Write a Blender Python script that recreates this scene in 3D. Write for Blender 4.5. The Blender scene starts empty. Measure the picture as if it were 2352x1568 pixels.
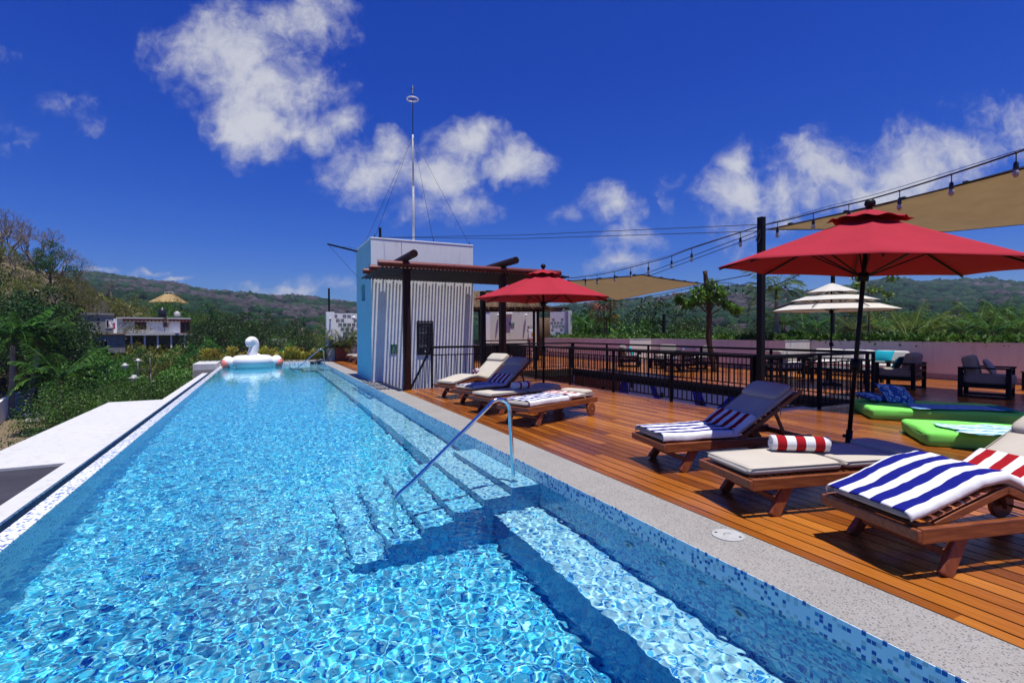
SKY_SAT=1.45; SKY_HUE=.502; SKY_TINT=(.25,.60,1.72); SKY_STR=.058; SUN_E=5.0; EXPO=.16; HAZE=0.00015
CLOUD_LO=(5.9,6.3,8.6); CLOUD_HI=(10.2,10.3,11.0)
import bpy, math, random
import numpy as np
from mathutils import Vector, Matrix, noise
random.seed(7); RNG=np.random.default_rng(7)
scene=bpy.context.scene
COL=scene.collection
R=math.radians
# ------------------------------------------------------------------ camera
# eye 1.57 m above the deck; +Y runs along the pool, +X across the deck
EYE=Vector((0,0,1.57)); F=1157.0; W2,H2=1176.0,784.0
YAW=math.atan(571/F); PITCH=(784-762.6)/F; ROLL=.004
fwd=Vector((math.sin(YAW)*math.cos(PITCH),math.cos(YAW)*math.cos(PITCH),-math.sin(PITCH)))
rt0=Vector((math.cos(YAW),-math.sin(YAW),0)); up0=rt0.cross(fwd)
rt=rt0*math.cos(ROLL)-up0*math.sin(ROLL); up=rt0*math.sin(ROLL)+up0*math.cos(ROLL)
cd=bpy.data.cameras.new('camera'); cam=bpy.data.objects.new('camera',cd); COL.objects.link(cam)
cam.matrix_world=Matrix(((rt.x,up.x,-fwd.x,EYE.x),(rt.y,up.y,-fwd.y,EYE.y),(rt.z,up.z,-fwd.z,EYE.z),(0,0,0,1)))
cd.sensor_width=36; cd.lens=36*F/2352; cd.clip_start=.05; cd.clip_end=20000
scene.camera=cam
def ray(x,y): return fwd+rt*((x-W2)/F)+up*((H2-y)/F)
def at(x,y,d):                       # the point d metres deep seen at (x,y)
    return EYE+ray(x,y)*d
def atz(x,y,z=0.0):
    r=ray(x,y); return EYE+r*((z-EYE.z)/r.z)
def atX(x,y,X):
    r=ray(x,y); return EYE+r*(X/r.x)
def atY(x,y,Y):
    r=ray(x,y); return EYE+r*(Y/r.y)
# ------------------------------------------------------------------ helpers
def tag(o,label=None,cat=None,group=None,kind=None):
    if label: o['label']=label
    if cat: o['category']=cat
    if group: o['group']=group
    if kind: o['kind']=kind
    return o
def thing(name,label,cat,loc=(0,0,0),rz=0.0,group=None):
    o=bpy.data.objects.new(name,None); COL.objects.link(o)
    o.location=loc; o.rotation_euler=(0,0,rz); o.empty_display_size=.1
    return tag(o,label,cat,group)
def dup(o,parent=None):
    c=o.copy(); COL.objects.link(c); c.parent=parent
    for ch in list(o.children): dup(ch,c)
    return c
def mk(name,verts,faces,m=None,parent=None,smooth=False,bevel=0.0,auto=None):
    me=bpy.data.meshes.new(name); me.from_pydata([tuple(v) for v in verts],[],[tuple(f) for f in faces]); me.update()
    o=bpy.data.objects.new(name,me); COL.objects.link(o)
    if m: me.materials.append(m)
    if smooth:
        me.polygons.foreach_set('use_smooth',[True]*len(me.polygons))
    if parent: o.parent=parent
    if bevel:
        b=o.modifiers.new('bevel','BEVEL'); b.width=bevel; b.segments=2; b.limit_method='ANGLE'; b.angle_limit=R(40)
    return o
class MB:
    def __init__(s): s.v=[]; s.f=[]
    def add(s,vs,fs):
        n=len(s.v); s.v+= [Vector(v) for v in vs]; s.f+=[[i+n for i in f] for f in fs]; return s
    def box(s,c,d,rot=None):
        c=Vector(c); x,y,z=[k/2 for k in d]
        vs=[Vector((a*x,b*y,e*z)) for e in(-1,1) for b in(-1,1) for a in(-1,1)]
        if rot is not None:
            if not isinstance(rot,Matrix): rot=Matrix.Rotation(rot,3,'Z')
            vs=[rot@v for v in vs]
        return s.add([c+v for v in vs],[(0,2,3,1),(4,5,7,6),(0,1,5,4),(2,6,7,3),(0,4,6,2),(1,3,7,5)])
    def b2(s,p0,p1):                 # box from corner to corner
        p0=Vector(p0);p1=Vector(p1); return s.box((p0+p1)/2,[abs(a) for a in (p1-p0)])
    def bar(s,p0,p1,w,h,upv=(0,0,1)):
        p0=Vector(p0);p1=Vector(p1); d=(p1-p0); L=d.length; d.normalize()
        u=Vector(upv); a=d.cross(u)
        if a.length<1e-4: a=d.cross(Vector((1,0,0)))
        a.normalize(); b=a.cross(d); rot=Matrix((d,a,b)).transposed()
        return s.box((p0+p1)/2,(L,w,h),rot)
    def tube(s,pts,r,n=10,cap=True,closed=False):
        pts=[Vector(p) for p in pts]; m=len(pts); rs=r if isinstance(r,(list,tuple)) else [r]*m
        rings=[]; prev=None
        for i,p in enumerate(pts):
            if closed: t=pts[(i+1)%m]-pts[i-1]
            else: t=pts[min(i+1,m-1)]-pts[max(i-1,0)]
            t.normalize()
            if prev is None:
                a=t.cross(Vector((0,0,1)))
                if a.length<1e-3: a=t.cross(Vector((1,0,0)))
            else: a=prev-t*prev.dot(t)
            a.normalize(); prev=a; b=t.cross(a)
            rings.append([p+(a*math.cos(2*math.pi*k/n)+b*math.sin(2*math.pi*k/n))*rs[i] for k in range(n)])
        vs=[v for rg in rings for v in rg]; fs=[]
        for i in range(m if closed else m-1):
            j=(i+1)%m
            for k in range(n):
                l=(k+1)%n; fs.append((i*n+k,i*n+l,j*n+l,j*n+k))
        if cap and not closed:
            fs.append(tuple(range(n))[::-1]); fs.append(tuple((m-1)*n+k for k in range(n)))
        return s.add(vs,fs)
    def lathe(s,prof,c=(0,0,0),n=20,mat=None):
        c=Vector(c); vs=[];fs=[]
        for r,z in prof:
            for k in range(n):
                v=Vector((r*math.cos(2*math.pi*k/n),r*math.sin(2*math.pi*k/n),z))
                if mat is not None: v=mat@v
                vs.append(c+v)
        m=len(prof)
        for i in range(m-1):
            for k in range(n):
                l=(k+1)%n; fs.append((i*n+k,i*n+l,(i+1)*n+l,(i+1)*n+k))
        fs.append(tuple(range(n))[::-1]); fs.append(tuple((m-1)*n+k for k in range(n)))
        return s.add(vs,fs)
    def ell(s,c,rad,rot=None,nu=20,nv=12):
        c=Vector(c); vs=[];fs=[]
        for i in range(nv+1):
            t=math.pi*i/nv
            for k in range(nu):
                a=2*math.pi*k/nu
                v=Vector((rad[0]*math.sin(t)*math.cos(a),rad[1]*math.sin(t)*math.sin(a),rad[2]*math.cos(t)))
                if rot is not None: v=rot@v
                vs.append(c+v)
        for i in range(nv):
            for k in range(nu):
                l=(k+1)%nu; fs.append((i*nu+k,(i+1)*nu+k,(i+1)*nu+l,i*nu+l))
        return s.add(vs,fs)
    def prism(s,pts,z0,z1):          # outline in xy extruded in z
        n=len(pts); vs=[(p[0],p[1],z0) for p in pts]+[(p[0],p[1],z1) for p in pts]
        fs=[tuple(range(n))[::-1],tuple(range(n,2*n))]+[(i,(i+1)%n,n+(i+1)%n,n+i) for i in range(n)]
        return s.add(vs,fs)
    def grid(s,fn,nu,nv):
        vs=[fn(i/nu,j/nv) for j in range(nv+1) for i in range(nu+1)]
        fs=[(j*(nu+1)+i,j*(nu+1)+i+1,(j+1)*(nu+1)+i+1,(j+1)*(nu+1)+i) for j in range(nv) for i in range(nu)]
        return s.add(vs,fs)
    def build(s,name,m,parent=None,smooth=False,bevel=0.0): return mk(name,s.v,s.f,m,parent,smooth,bevel)
def np_mesh(name,V,Fq,m,parent=None,smooth=False,colors=None):
    """fast mesh from numpy arrays; Fq (n,3) or (n,4)"""
    me=bpy.data.meshes.new(name); k=Fq.shape[1]; nf=len(Fq)
    me.vertices.add(len(V)); me.vertices.foreach_set('co',V.astype(np.float32).ravel())
    me.loops.add(nf*k); me.loops.foreach_set('vertex_index',Fq.astype(np.int32).ravel())
    me.polygons.add(nf); me.polygons.foreach_set('loop_start',np.arange(0,nf*k,k,dtype=np.int32)); me.polygons.foreach_set('loop_total',np.full(nf,k,dtype=np.int32))
    if smooth: me.polygons.foreach_set('use_smooth',np.ones(nf,dtype=bool))
    me.update(calc_edges=True)
    if colors is not None:
        a=me.color_attributes.new('tint','FLOAT_COLOR','POINT'); c=np.ones((len(V),4),dtype=np.float32); c[:,:3]=colors; a.data.foreach_set('color',c.ravel())
    if m: me.materials.append(m)
    o=bpy.data.objects.new(name,me); COL.objects.link(o)
    if parent: o.parent=parent
    return o
def text(s,name,size,m,parent,loc,rot,extrude=.001,align='CENTER'):
    cu=bpy.data.curves.new(name,'FONT'); cu.body=s; cu.size=size; cu.extrude=extrude; cu.align_x=align; cu.align_y='CENTER'
    cu.resolution_u=3; tmp=bpy.data.objects.new(name,cu); COL.objects.link(tmp)
    me=bpy.data.meshes.new_from_object(tmp); bpy.data.objects.remove(tmp); me.materials.clear(); me.materials.append(m)
    o=bpy.data.objects.new(name,me); COL.objects.link(o); o.parent=parent; o.location=loc; o.rotation_euler=rot
    return o
# ------------------------------------------------------------------ materials
class NT:
    """terse node-tree writer"""
    def __init__(s,name):
        s.m=bpy.data.materials.new(name); s.m.use_nodes=True; s.t=s.m.node_tree; s.b=s.t.nodes['Principled BSDF']; s.out=s.t.nodes['Material Output']
    def n(s,k,**kw):
        nd=s.t.nodes.new(k)
        for a,v in kw.items(): setattr(nd,a,v)
        return nd
    def l(s,a,b): s.t.links.new(a,b)
    def coord(s,scale=(1,1,1),kind='Object',rot=(0,0,0)):
        tc=s.n('ShaderNodeTexCoord'); mp=s.n('ShaderNodeMapping'); mp.inputs['Scale'].default_value=scale; mp.inputs['Rotation'].default_value=rot
        s.l(tc.outputs[kind],mp.inputs['Vector']); return mp.outputs[0]
    def noise(s,vec,scale=5,detail=4,rough=.55,dist=0):
        q=s.n('ShaderNodeTexNoise'); q.inputs['Scale'].default_value=scale; q.inputs['Detail'].default_value=detail; q.inputs['Roughness'].default_value=rough; q.inputs['Distortion'].default_value=dist
        if vec: s.l(vec,q.inputs['Vector'])
        return q
    def ramp(s,fac,stops,interp='LINEAR'):
        r=s.n('ShaderNodeValToRGB'); r.color_ramp.interpolation=interp; e=r.color_ramp.elements
        e[0].position=stops[0][0]; e[0].color=(*stops[0][1],1); e[1].position=stops[1][0]; e[1].color=(*stops[1][1],1)
        for p,c in stops[2:]:
            k=e.new(p); k.color=(*c,1)
        s.l(fac,r.inputs[0]); return r.outputs[0]
    def mix(s,f,a,b,mode='MIX'):
        q=s.n('ShaderNodeMix',data_type='RGBA',blend_type=mode)
        for sk,v in ((q.inputs['Factor'],f),(q.inputs[6],a),(q.inputs[7],b)):
            if isinstance(v,(int,float)): sk.default_value=v
            elif isinstance(v,tuple): sk.default_value=(*v,1)
            else: s.l(v,sk)
        return q.outputs[2]
    def math(s,op,a,b=None,c=None,clamp=False):
        q=s.n('ShaderNodeMath',operation=op,use_clamp=clamp)
        for i,v in enumerate((a,b,c)):
            if v is None: continue
            if isinstance(v,(int,float)): q.inputs[i].default_value=v
            else: s.l(v,q.inputs[i])
        return q.outputs[0]
    def col(s,c): s.l(c,s.b.inputs['Base Color'])
    def bump(s,h,st=.3,d=.01):
        b=s.n('ShaderNodeBump'); b.inputs['Strength'].default_value=st; b.inputs['Distance'].default_value=d; s.l(h,b.inputs['Height']); s.l(b.outputs[0],s.b.inputs['Normal'])
    def set(s,**kw):
        for k,v in kw.items(): s.b.inputs[k.replace('_',' ')].default_value=v
def M(name,c,rough=.6,var=.12,scale=8,metal=0.0,bump=0.0,bscale=None,spec=.5,c2=None,bd=.004):
    t=NT(name); v=t.coord(); q=t.noise(v,scale,5)
    lo=c2 if c2 else tuple(k*(1-var) for k in c); hi=tuple(min(1,k*(1+var)) for k in c)
    t.col(t.ramp(q.outputs['Fac'],[(.3,lo),(.7,hi)])); t.set(Roughness=rough,Metallic=metal); t.b.inputs['Specular IOR Level'].default_value=spec
    if bump: t.bump(t.noise(v,bscale or scale*6,4).outputs['Fac'],bump,bd)
    return t.m
def fabric(name,c,weave=260,rough=.9):
    t=NT(name); v=t.coord(); q=t.noise(v,3,4); f=t.noise(v,weave,2)
    a=t.ramp(q.outputs['Fac'],[(.3,tuple(k*.9 for k in c)),(.7,tuple(min(1,k*1.06) for k in c))])
    t.col(t.mix(.35,a,t.ramp(f.outputs['Fac'],[(.35,tuple(k*.75 for k in c)),(.65,tuple(min(1,k*1.15) for k in c))]))); t.set(Roughness=rough); t.b.inputs['Specular IOR Level'].default_value=.2
    t.bump(t.math('ADD',f.outputs['Fac'],t.noise(v,9,3).outputs['Fac']),.25,.004); return t.m
def stripes(name,cols,axis,width,edge=None,extent=None,wob=.004):
    """towel: stripes across object axis (0=x,1=y) of the given width, colours in turn; terry bump"""
    t=NT(name); v=t.coord(); sp=t.n('ShaderNodeSeparateXYZ'); t.l(v,sp.inputs[0])
    w=t.noise(v,12,2); a=t.math('MULTIPLY_ADD',w.outputs['Fac'],wob,sp.outputs[axis])
    k=t.math('MODULO',t.math('ADD',t.math('DIVIDE',a,width),1000.5),float(len(cols)))
    stops=[(i/len(cols),c) for i,c in enumerate(cols)]
    c=t.ramp(t.math('DIVIDE',k,float(len(cols))),stops,'CONSTANT')
    if edge:
        lo,hi=extent; o=sp.outputs[1-axis]
        e=t.math('ADD',t.math('LESS_THAN',o,lo),t.math('GREATER_THAN',o,hi),clamp=True); c=t.mix(e,c,edge)
    f=t.noise(v,420,2); c=t.mix(.25,c,t.mix(1.0,c,t.ramp(f.outputs['Fac'],[(.3,(.6,.6,.6)),(.7,(1,1,1))]),'MULTIPLY'))
    t.col(c); t.set(Roughness=.95); t.b.inputs['Specular IOR Level'].default_value=.1
    t.bump(t.math('ADD',t.math('MULTIPLY',f.outputs['Fac'],.6),t.math('MULTIPLY',t.noise(v,14,3).outputs['Fac'],1.6)),.45,.006); return t.m
def foliage(name,c,c2,rough=.5,trans=.25):
    """leaf: two-tone by position and per-object, slightly translucent"""
    t=NT(name); v=t.coord(); q=t.noise(v,1.1,3); oi=t.n('ShaderNodeObjectInfo')
    a=t.ramp(q.outputs['Fac'],[(.35,c),(.68,c2)])
    h=t.n('ShaderNodeHueSaturation'); t.l(t.math('MULTIPLY_ADD',oi.outputs['Random'],.05,.475),h.inputs['Hue']); t.l(t.math('MULTIPLY_ADD',oi.outputs['Random'],.5,.75),h.inputs['Value']); t.l(a,h.inputs['Color'])
    t.l(h.outputs[0],t.b.inputs['Base Color']); t.set(Roughness=rough); t.b.inputs['Specular IOR Level'].default_value=.3
    tr=t.n('ShaderNodeBsdfTranslucent'); t.l(h.outputs[0],tr.inputs[0]); mx=t.n('ShaderNodeMixShader'); mx.inputs[0].default_value=trans
    t.l(t.b.outputs[0],mx.inputs[1]); t.l(tr.outputs[0],mx.inputs[2]); t.l(mx.outputs[0],t.out.inputs[0]); return t.m
def tiles(name,cols,pitch=.025,grout=(.75,.78,.8),rough=.15):
    """glass mosaic: one random colour per cube cell, pale grout on the cell edges"""
    t=NT(name); tc=t.n('ShaderNodeTexCoord'); geo=t.n('ShaderNodeNewGeometry')
    off=t.n('ShaderNodeVectorMath',operation='ADD'); off.inputs[1].default_value=(.0061,.0071,.0037)
    t.l(tc.outputs['Object'],off.inputs[0])
    dv=t.n('ShaderNodeVectorMath',operation='SCALE'); dv.inputs['Scale'].default_value=1/pitch; t.l(off.outputs[0],dv.inputs[0])
    fl=t.n('ShaderNodeVectorMath',operation='FLOOR'); t.l(dv.outputs[0],fl.inputs[0])
    fr=t.n('ShaderNodeVectorMath',operation='FRACTION'); t.l(dv.outputs[0],fr.inputs[0])
    wn=t.n('ShaderNodeTexWhiteNoise'); t.l(fl.outputs[0],wn.inputs[0])
    c=t.ramp(wn.outputs[0],cols,'CONSTANT')
    sp=t.n('ShaderNodeSeparateXYZ'); t.l(fr.outputs[0],sp.inputs[0]); sn=t.n('ShaderNodeSeparateXYZ'); t.l(geo.outputs['True Normal'],sn.inputs[0])
    tot=None
    for i in range(3):
        e=t.math('GREATER_THAN',t.math('ABSOLUTE',t.math('SUBTRACT',sp.outputs[i],.5)),.445)
        ok=t.math('LESS_THAN',t.math('ABSOLUTE',sn.outputs[i]),.5)
        g=t.math('MULTIPLY',e,ok); tot=g if tot is None else t.math('MAXIMUM',tot,g)
    t.col(t.mix(tot,c,grout)); t.set(Roughness=rough); t.bump(t.math('SUBTRACT',1.0,tot),.3,.002); return t.m
def boards(name,axis,pitch,cols,rough=.28):
    """varnished deck boards: tone per board and per length, grain along the board"""
    t=NT(name); tc=t.n('ShaderNodeTexCoord'); sp=t.n('ShaderNodeSeparateXYZ'); t.l(tc.outputs['Object'],sp.inputs[0])
    idx=t.math('FLOOR',t.math('DIVIDE',sp.outputs[axis],pitch)); o=sp.outputs[1-axis]
    ln=t.math('FLOOR',t.math('DIVIDE',t.math('ADD',o,t.math('MULTIPLY',t.math('FRACT',t.math('MULTIPLY',idx,.618)),3.4)),3.4))
    cb=t.n('ShaderNodeCombineXYZ'); t.l(idx,cb.inputs[0]); t.l(ln,cb.inputs[1]); wn=t.n('ShaderNodeTexWhiteNoise'); t.l(cb.outputs[0],wn.inputs[0])
    sc=(22,1.2,22) if axis==0 else (1.2,22,22)
    g=t.noise(t.coord(sc),1.6,6,.6,1.2); big=t.noise(t.coord(),.6,3)
    f=t.math('ADD',t.math('MULTIPLY',wn.outputs[0],.55),t.math('ADD',t.math('MULTIPLY',g.outputs['Fac'],.55),t.math('MULTIPLY_ADD',big.outputs['Fac'],.5,-.3)))
    t.col(t.ramp(f,[(.15,cols[0]),(.85,cols[2]),(.5,cols[1])])); t.set(Roughness=rough)
    r=t.math('MULTIPLY_ADD',g.outputs['Fac'],.25,rough-.1); t.l(r,t.b.inputs['Roughness']); t.bump(g.outputs['Fac'],.25,.003); return t.m
def wood(name,cols,rough=.35,axis=0):
    t=NT(name); sc=[26,26,26]; sc[axis]=2.2; g=t.noise(t.coord(tuple(sc)),1.5,6,.6,.8)
    t.col(t.ramp(g.outputs['Fac'],[(.3,cols[0]),(.7,cols[1])])); t.set(Roughness=rough); t.bump(g.outputs['Fac'],.2,.002); return t.m
def stucco(name,c,rough=.85,stain=(.5,.47,.42),amt=.25,bump=.5,sc=1.2):
    t=NT(name); v=t.coord(); q=t.noise(v,sc,6,.65); f=t.noise(v,38,5,.6); sv=t.noise(t.coord((3,3,.5)),2.2,5,.7)
    a=t.ramp(q.outputs['Fac'],[(.3,tuple(k*.92 for k in c)),(.7,c)])
    m=t.ramp(sv.outputs['Fac'],[(.52,(0,0,0)),(.70,(1,1,1))]); a=t.mix(t.math('MULTIPLY',m,amt),a,stain)
    t.col(a); t.set(Roughness=rough); t.bump(t.math('ADD',f.outputs['Fac'],t.math('MULTIPLY',q.outputs['Fac'],.8)),bump,.008); return t.m
MT={}
MT['stucco']=stucco('white_stucco',(.86,.85,.83),amt=.15)
MT['wallpink']=stucco('terrace_stucco',(.76,.73,.64),amt=.5,bump=.35)
MT['ledge']=stucco('white_roof_coating',(.57,.565,.55),stain=(.36,.32,.26),amt=.6,sc=.6)
MT['black']=M('black_powder_coat',(.007,.007,.009),.5,.2,20,spec=.2)
MT['darksteel']=M('dark_steel',(.03,.03,.035),.4,.2,20,.3)
MT['maroon']=M('maroon_painted_steel',(.16,.028,.018),.35,.15,6)
MT['maroondk']=M('dark_brown_painted_steel',(.028,.008,.006),.5,.15,6,spec=.2)
MT['slat']=M('dark_metal_slats',(.022,.009,.008),.55,.15,6,spec=.15)
MT['teak']=wood('oiled_teak',((.13,.035,.012),(.33,.105,.035)),.3,0)
MT['teakdk']=wood('oiled_teak_legs',((.12,.03,.012),(.27,.075,.028)),.35,2)
MT['beige']=fabric('beige_canvas',(.52,.47,.39))
MT['taupe']=fabric('taupe_outdoor_fabric',(.30,.27,.235))
MT['cream']=fabric('cream_outdoor_fabric',(.62,.59,.53))
MT['turq']=fabric('turquoise_fabric',(.01,.36,.46))
MT['lime']=fabric('lime_green_canvas',(.22,.78,.12))
MT['red']=fabric('red_canopy_canvas',(.40,.024,.040))
MT['white']=fabric('white_canopy_canvas',(.72,.69,.62))
MT['tan']=fabric('tan_shade_cloth',(.54,.46,.33),120)
def glow(m,f):
    t=m.node_tree; b=t.nodes['Principled BSDF']; c=b.inputs['Base Color'].links[0].from_socket; tr=t.nodes.new('ShaderNodeBsdfTranslucent'); mx=t.nodes.new('ShaderNodeMixShader'); mx.inputs[0].default_value=f
    t.links.new(c,tr.inputs[0]); t.links.new(b.outputs[0],mx.inputs[1]); t.links.new(tr.outputs[0],mx.inputs[2]); t.links.new(mx.outputs[0],t.nodes['Material Output'].inputs[0])
glow(MT['tan'],.58); glow(MT['white'],.25); glow(MT['red'],.09)
MT['chrome']=M('polished_steel',(.75,.76,.78),.12,.05,10,1.0)
MT['grey']=M('grey_plastic',(.42,.42,.40),.5,.1,15)
MT['whitep']=M('white_plastic',(.8,.8,.8),.35,.05,10)
MT['blackp']=M('black_plastic',(.015,.015,.018),.4,.1,10)
MT['glassdk']=M('dark_window_glass',(.008,.010,.014),.3,.1,3,spec=.2)
MT['red_text']=M('white_lettering',(.8,.8,.8),.5,.02,5)
MT['greytext']=M('faint_grey_lettering',(.3,.32,.36),.5,.02,5)
MT['terracotta']=M('terracotta_planter',(.22,.045,.022),.6,.2,5,bump=.2)
MT['soil']=M('dry_soil',(.16,.11,.075),.95,.35,3,bump=.6,bd=.02,c2=(.07,.045,.03))
MT['bark']=M('bark',(.10,.07,.05),.95,.45,9,bump=.9,bd=.02)
MT['barkpale']=M('pale_palm_bark',(.22,.19,.165),.9,.25,4,bump=.5,bd=.01)
MT['barkdk']=M('peeling_dark_bark',(.085,.045,.028),.95,.5,12,bump=1.0,bd=.03)
MT['dry']=M('dry_twigs',(.17,.135,.115),.95,.3,6)
MT['thatch']=M('palm_thatch',(.42,.30,.13),.95,.45,24,bump=.9,bd=.05)
MT['thatchdk']=M('old_palm_thatch',(.16,.10,.055),.95,.5,30,bump=.9,bd=.04)
MT['leafdk']=foliage('dark_leaves',(.009,.036,.006),(.055,.12,.018))
MT['leafmid']=foliage('green_leaves',(.02,.075,.008),(.10,.20,.024))
MT['leafol']=foliage('olive_leaves',(.06,.075,.012),(.21,.205,.035))
MT['leaffe']=foliage('feathery_leaves',(.012,.04,.006),(.10,.17,.02))
MT['leaflt']=foliage('fresh_leaves',(.05,.14,.015),(.17,.30,.05))
MT['leafyl']=foliage('yellow_croton_leaves',(.16,.17,.02),(.52,.42,.07))
MT['leafred']=foliage('copper_leaves',(.13,.03,.02),(.40,.17,.08))
MT['palm']=foliage('palm_fronds',(.02,.07,.010),(.10,.20,.03),.35)
MT['palmyel']=foliage('yellowish_palm_fronds',(.04,.08,.012),(.17,.22,.04),.35)
MT['agave']=M('blue_grey_agave',(.08,.14,.13),.6,.2,6)
# ================================================================== pool
WL=-.145; PX0,PX1,PY0,PY1=-1.87,2.81,-1.2,29.75; FLOOR=-1.58
def struct(o): return tag(o,kind='structure')
wh,lg,bl,mb,cy=(.80,.82,.83),(.50,.52,.53),(.015,.085,.36),(.05,.27,.52),(.28,.58,.70)
MT['mosaic']=tiles('white_blue_glass_mosaic',[(0,(.88,.88,.86)),(.42,(.62,.62,.60)),(.60,(.88,.88,.86)),(.80,bl),(.95,mb)],grout=(.85,.85,.83))
MT['mosaicwet']=tiles('submerged_glass_mosaic',[(0,(.26,.68,.86)),(.28,(.08,.48,.76)),(.50,(.45,.80,.92)),(.66,(.010,.11,.48)),(.86,(.03,.28,.64))],grout=(.26,.62,.8))
MT['mosaicstep']=tiles('pale_step_mosaic',[(0,(.70,.86,.92)),(.36,(.46,.74,.88)),(.54,(.74,.88,.93)),(.70,(.04,.24,.60)),(.88,(.12,.46,.76))],grout=(.66,.84,.9))
MT['mosaicblue']=tiles('water_tinted_mosaic',[(0,(.13,.70,.90)),(.34,(.04,.48,.80)),(.50,(.48,.90,.96)),(.78,(.008,.14,.60)),(.90,(.12,.66,.88))],.025,grout=(.22,.68,.84))  # blue that water gives the light, put into the floor tile colours
MT['mosaicmid']=tiles('depth_tinted_mosaic',[(0,(.36,.78,.92)),(.40,(.15,.60,.84)),(.64,(.5,.84,.94)),(.80,(.02,.2,.6))],grout=(.3,.7,.86))  # lower treads: bluer light of deeper water put into the tile colours
MT['mosaicshade']=tiles('shade_tinted_mosaic',[(0,(.02,.27,.58)),(.34,(.012,.16,.48)),(.62,(.03,.34,.62)),(.84,(.006,.07,.38))],grout=(.03,.28,.55))  # tile darkened to blue, shade and water tint put into its colours
MT['mosaicdk']=tiles('dark_gutter_mosaic',[(0,(.012,.06,.16)),(.4,(.02,.10,.2)),(.7,(.1,.2,.25))],grout=(.08,.12,.14),rough=.3)
pf=struct(MB().grid(lambda u,v:(PX0+(PX1-PX0)*u,PY0+(PY1-PY0)*v,FLOOR),1,1).build('pool_floor',MT['mosaicblue']))
w=MB()
w.add([(PX0,PY0,FLOOR),(PX0,PY1,FLOOR),(PX0,PY1,-.15),(PX0,PY0,-.15)],[(0,1,2,3)])
w.add([(PX0,PY1,FLOOR),(PX1,PY1,FLOOR),(PX1,PY1,-.02),(PX0,PY1,-.02)],[(0,1,2,3)])
w.add([(PX0,PY0,FLOOR),(PX1,PY0,FLOOR),(PX1,PY0,-.02),(PX0,PY0,-.02)],[(3,2,1,0)])
pw=struct(w.build('pool_wall',MT['mosaicshade']))
w=MB(); w.add([(PX1,PY0,-1.0),(PX1,PY1,-1.0),(PX1,PY1,-.004),(PX1,PY0,-.004)],[(3,2,1,0)])
pw2=struct(w.build('pool_wall',MT['mosaicwet']))
# tile band standing dry above the water, 3 mm proud
w=MB(); w.b2((PX1-.003,PY0,WL-.03),(PX1+.03,PY1,-.004))
w.b2((PX0,PY1-.003,WL-.03),(PX1-.004,PY1+.0005,.0)); struct(w.build('waterline_tile_band',MT['mosaic']))
bench=struct(MB().b2((2.24,PY0,FLOOR),(PX1-.001,4.98,-.90)).b2((2.24,6.92,FLOOR),(PX1-.001,25.2,-.90)).b2((1.25,26.9,FLOOR),(PX1-.001,PY1-.001,-.60)).build('pool_bench',MT['mosaicstep']))
xs=[2.46,2.12,1.79,1.45,1.10,.76]; st=MB(); lo_=MB()
for i,x in enumerate(xs): (st if i<2 else lo_).b2((x,4.99,FLOOR),((PX1-.002) if i==0 else xs[i-1]-.0005,6.91,-.185-.235*i))
steps=struct(st.build('pool_steps',MT['mosaicstep'])); lower_=struct(lo_.build('pool_steps',MT['mosaicmid']))
st=MB(); xs2=[2.42,2.05,1.68]
for i,x in enumerate(xs2): st.b2((x,25.21,FLOOR),((PX1-.002) if i==0 else xs2[i-1]-.0005,26.89,-.175-.25*i))
steps2=struct(st.build('pool_steps',MT['mosaicstep']))
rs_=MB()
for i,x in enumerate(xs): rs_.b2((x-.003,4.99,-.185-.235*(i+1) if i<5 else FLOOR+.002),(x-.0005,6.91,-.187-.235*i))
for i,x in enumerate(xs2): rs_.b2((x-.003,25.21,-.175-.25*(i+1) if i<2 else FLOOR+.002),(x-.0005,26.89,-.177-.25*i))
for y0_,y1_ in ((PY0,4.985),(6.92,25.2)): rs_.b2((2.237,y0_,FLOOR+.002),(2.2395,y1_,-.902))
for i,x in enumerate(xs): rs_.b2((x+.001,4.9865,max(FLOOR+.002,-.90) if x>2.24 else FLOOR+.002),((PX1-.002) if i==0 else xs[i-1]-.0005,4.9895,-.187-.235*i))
shade_panels=struct(rs_.build('riser_shade_panels',MT['mosaicshade']))  # thin panels over risers and bench front, shade painted in as dark blue
for o in (pf,pw,pw2,bench,steps,steps2,shade_panels,lower_): o.cycles.is_caustics_receiver=True
# rippled water surface
ys=[PY0]
while ys[-1]<PY1: ys.append(ys[-1]+(.0145 if ys[-1]<5 else .0145+.0024*(ys[-1]-5)))
ys[-1]=PY1; ys=np.array(ys); xg=np.linspace(PX0,PX1,320)
X,Y=np.meshgrid(xg,ys); Z=np.zeros_like(X)
for j in range(Y.shape[0]):
    yv=float(ys[j])
    for i in range(X.shape[1]):
        xv=float(xg[i]); q=Vector((xv*3.2+.5*yv*.3,yv*2.8,0)); m_=.80+.30*noise.noise(Vector((xv*.6,yv*.45,11)))
        Z[j,i]=.0034*noise.noise(q)+m_*(.0030*noise.noise(Vector((xv*9.8+yv*1.5,yv*9.0,3.1)))+.0024*noise.noise(Vector((xv*21,yv*19.5,7.7)))+.0007*noise.noise(Vector((xv*43,yv*40,1.7))))
damp=np.clip((PX1-X)/.12,0,1)*np.clip((X-PX0)/.1,.25,1)
Z=Z*damp*(.8+.2*np.sin(X*.9+Y*.31))+WL
ny,nx=X.shape; V=np.stack([X,Y,Z],-1).reshape(-1,3); a=(np.arange(ny-1)[:,None]*nx+np.arange(nx-1)[None,:]).ravel()
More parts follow.
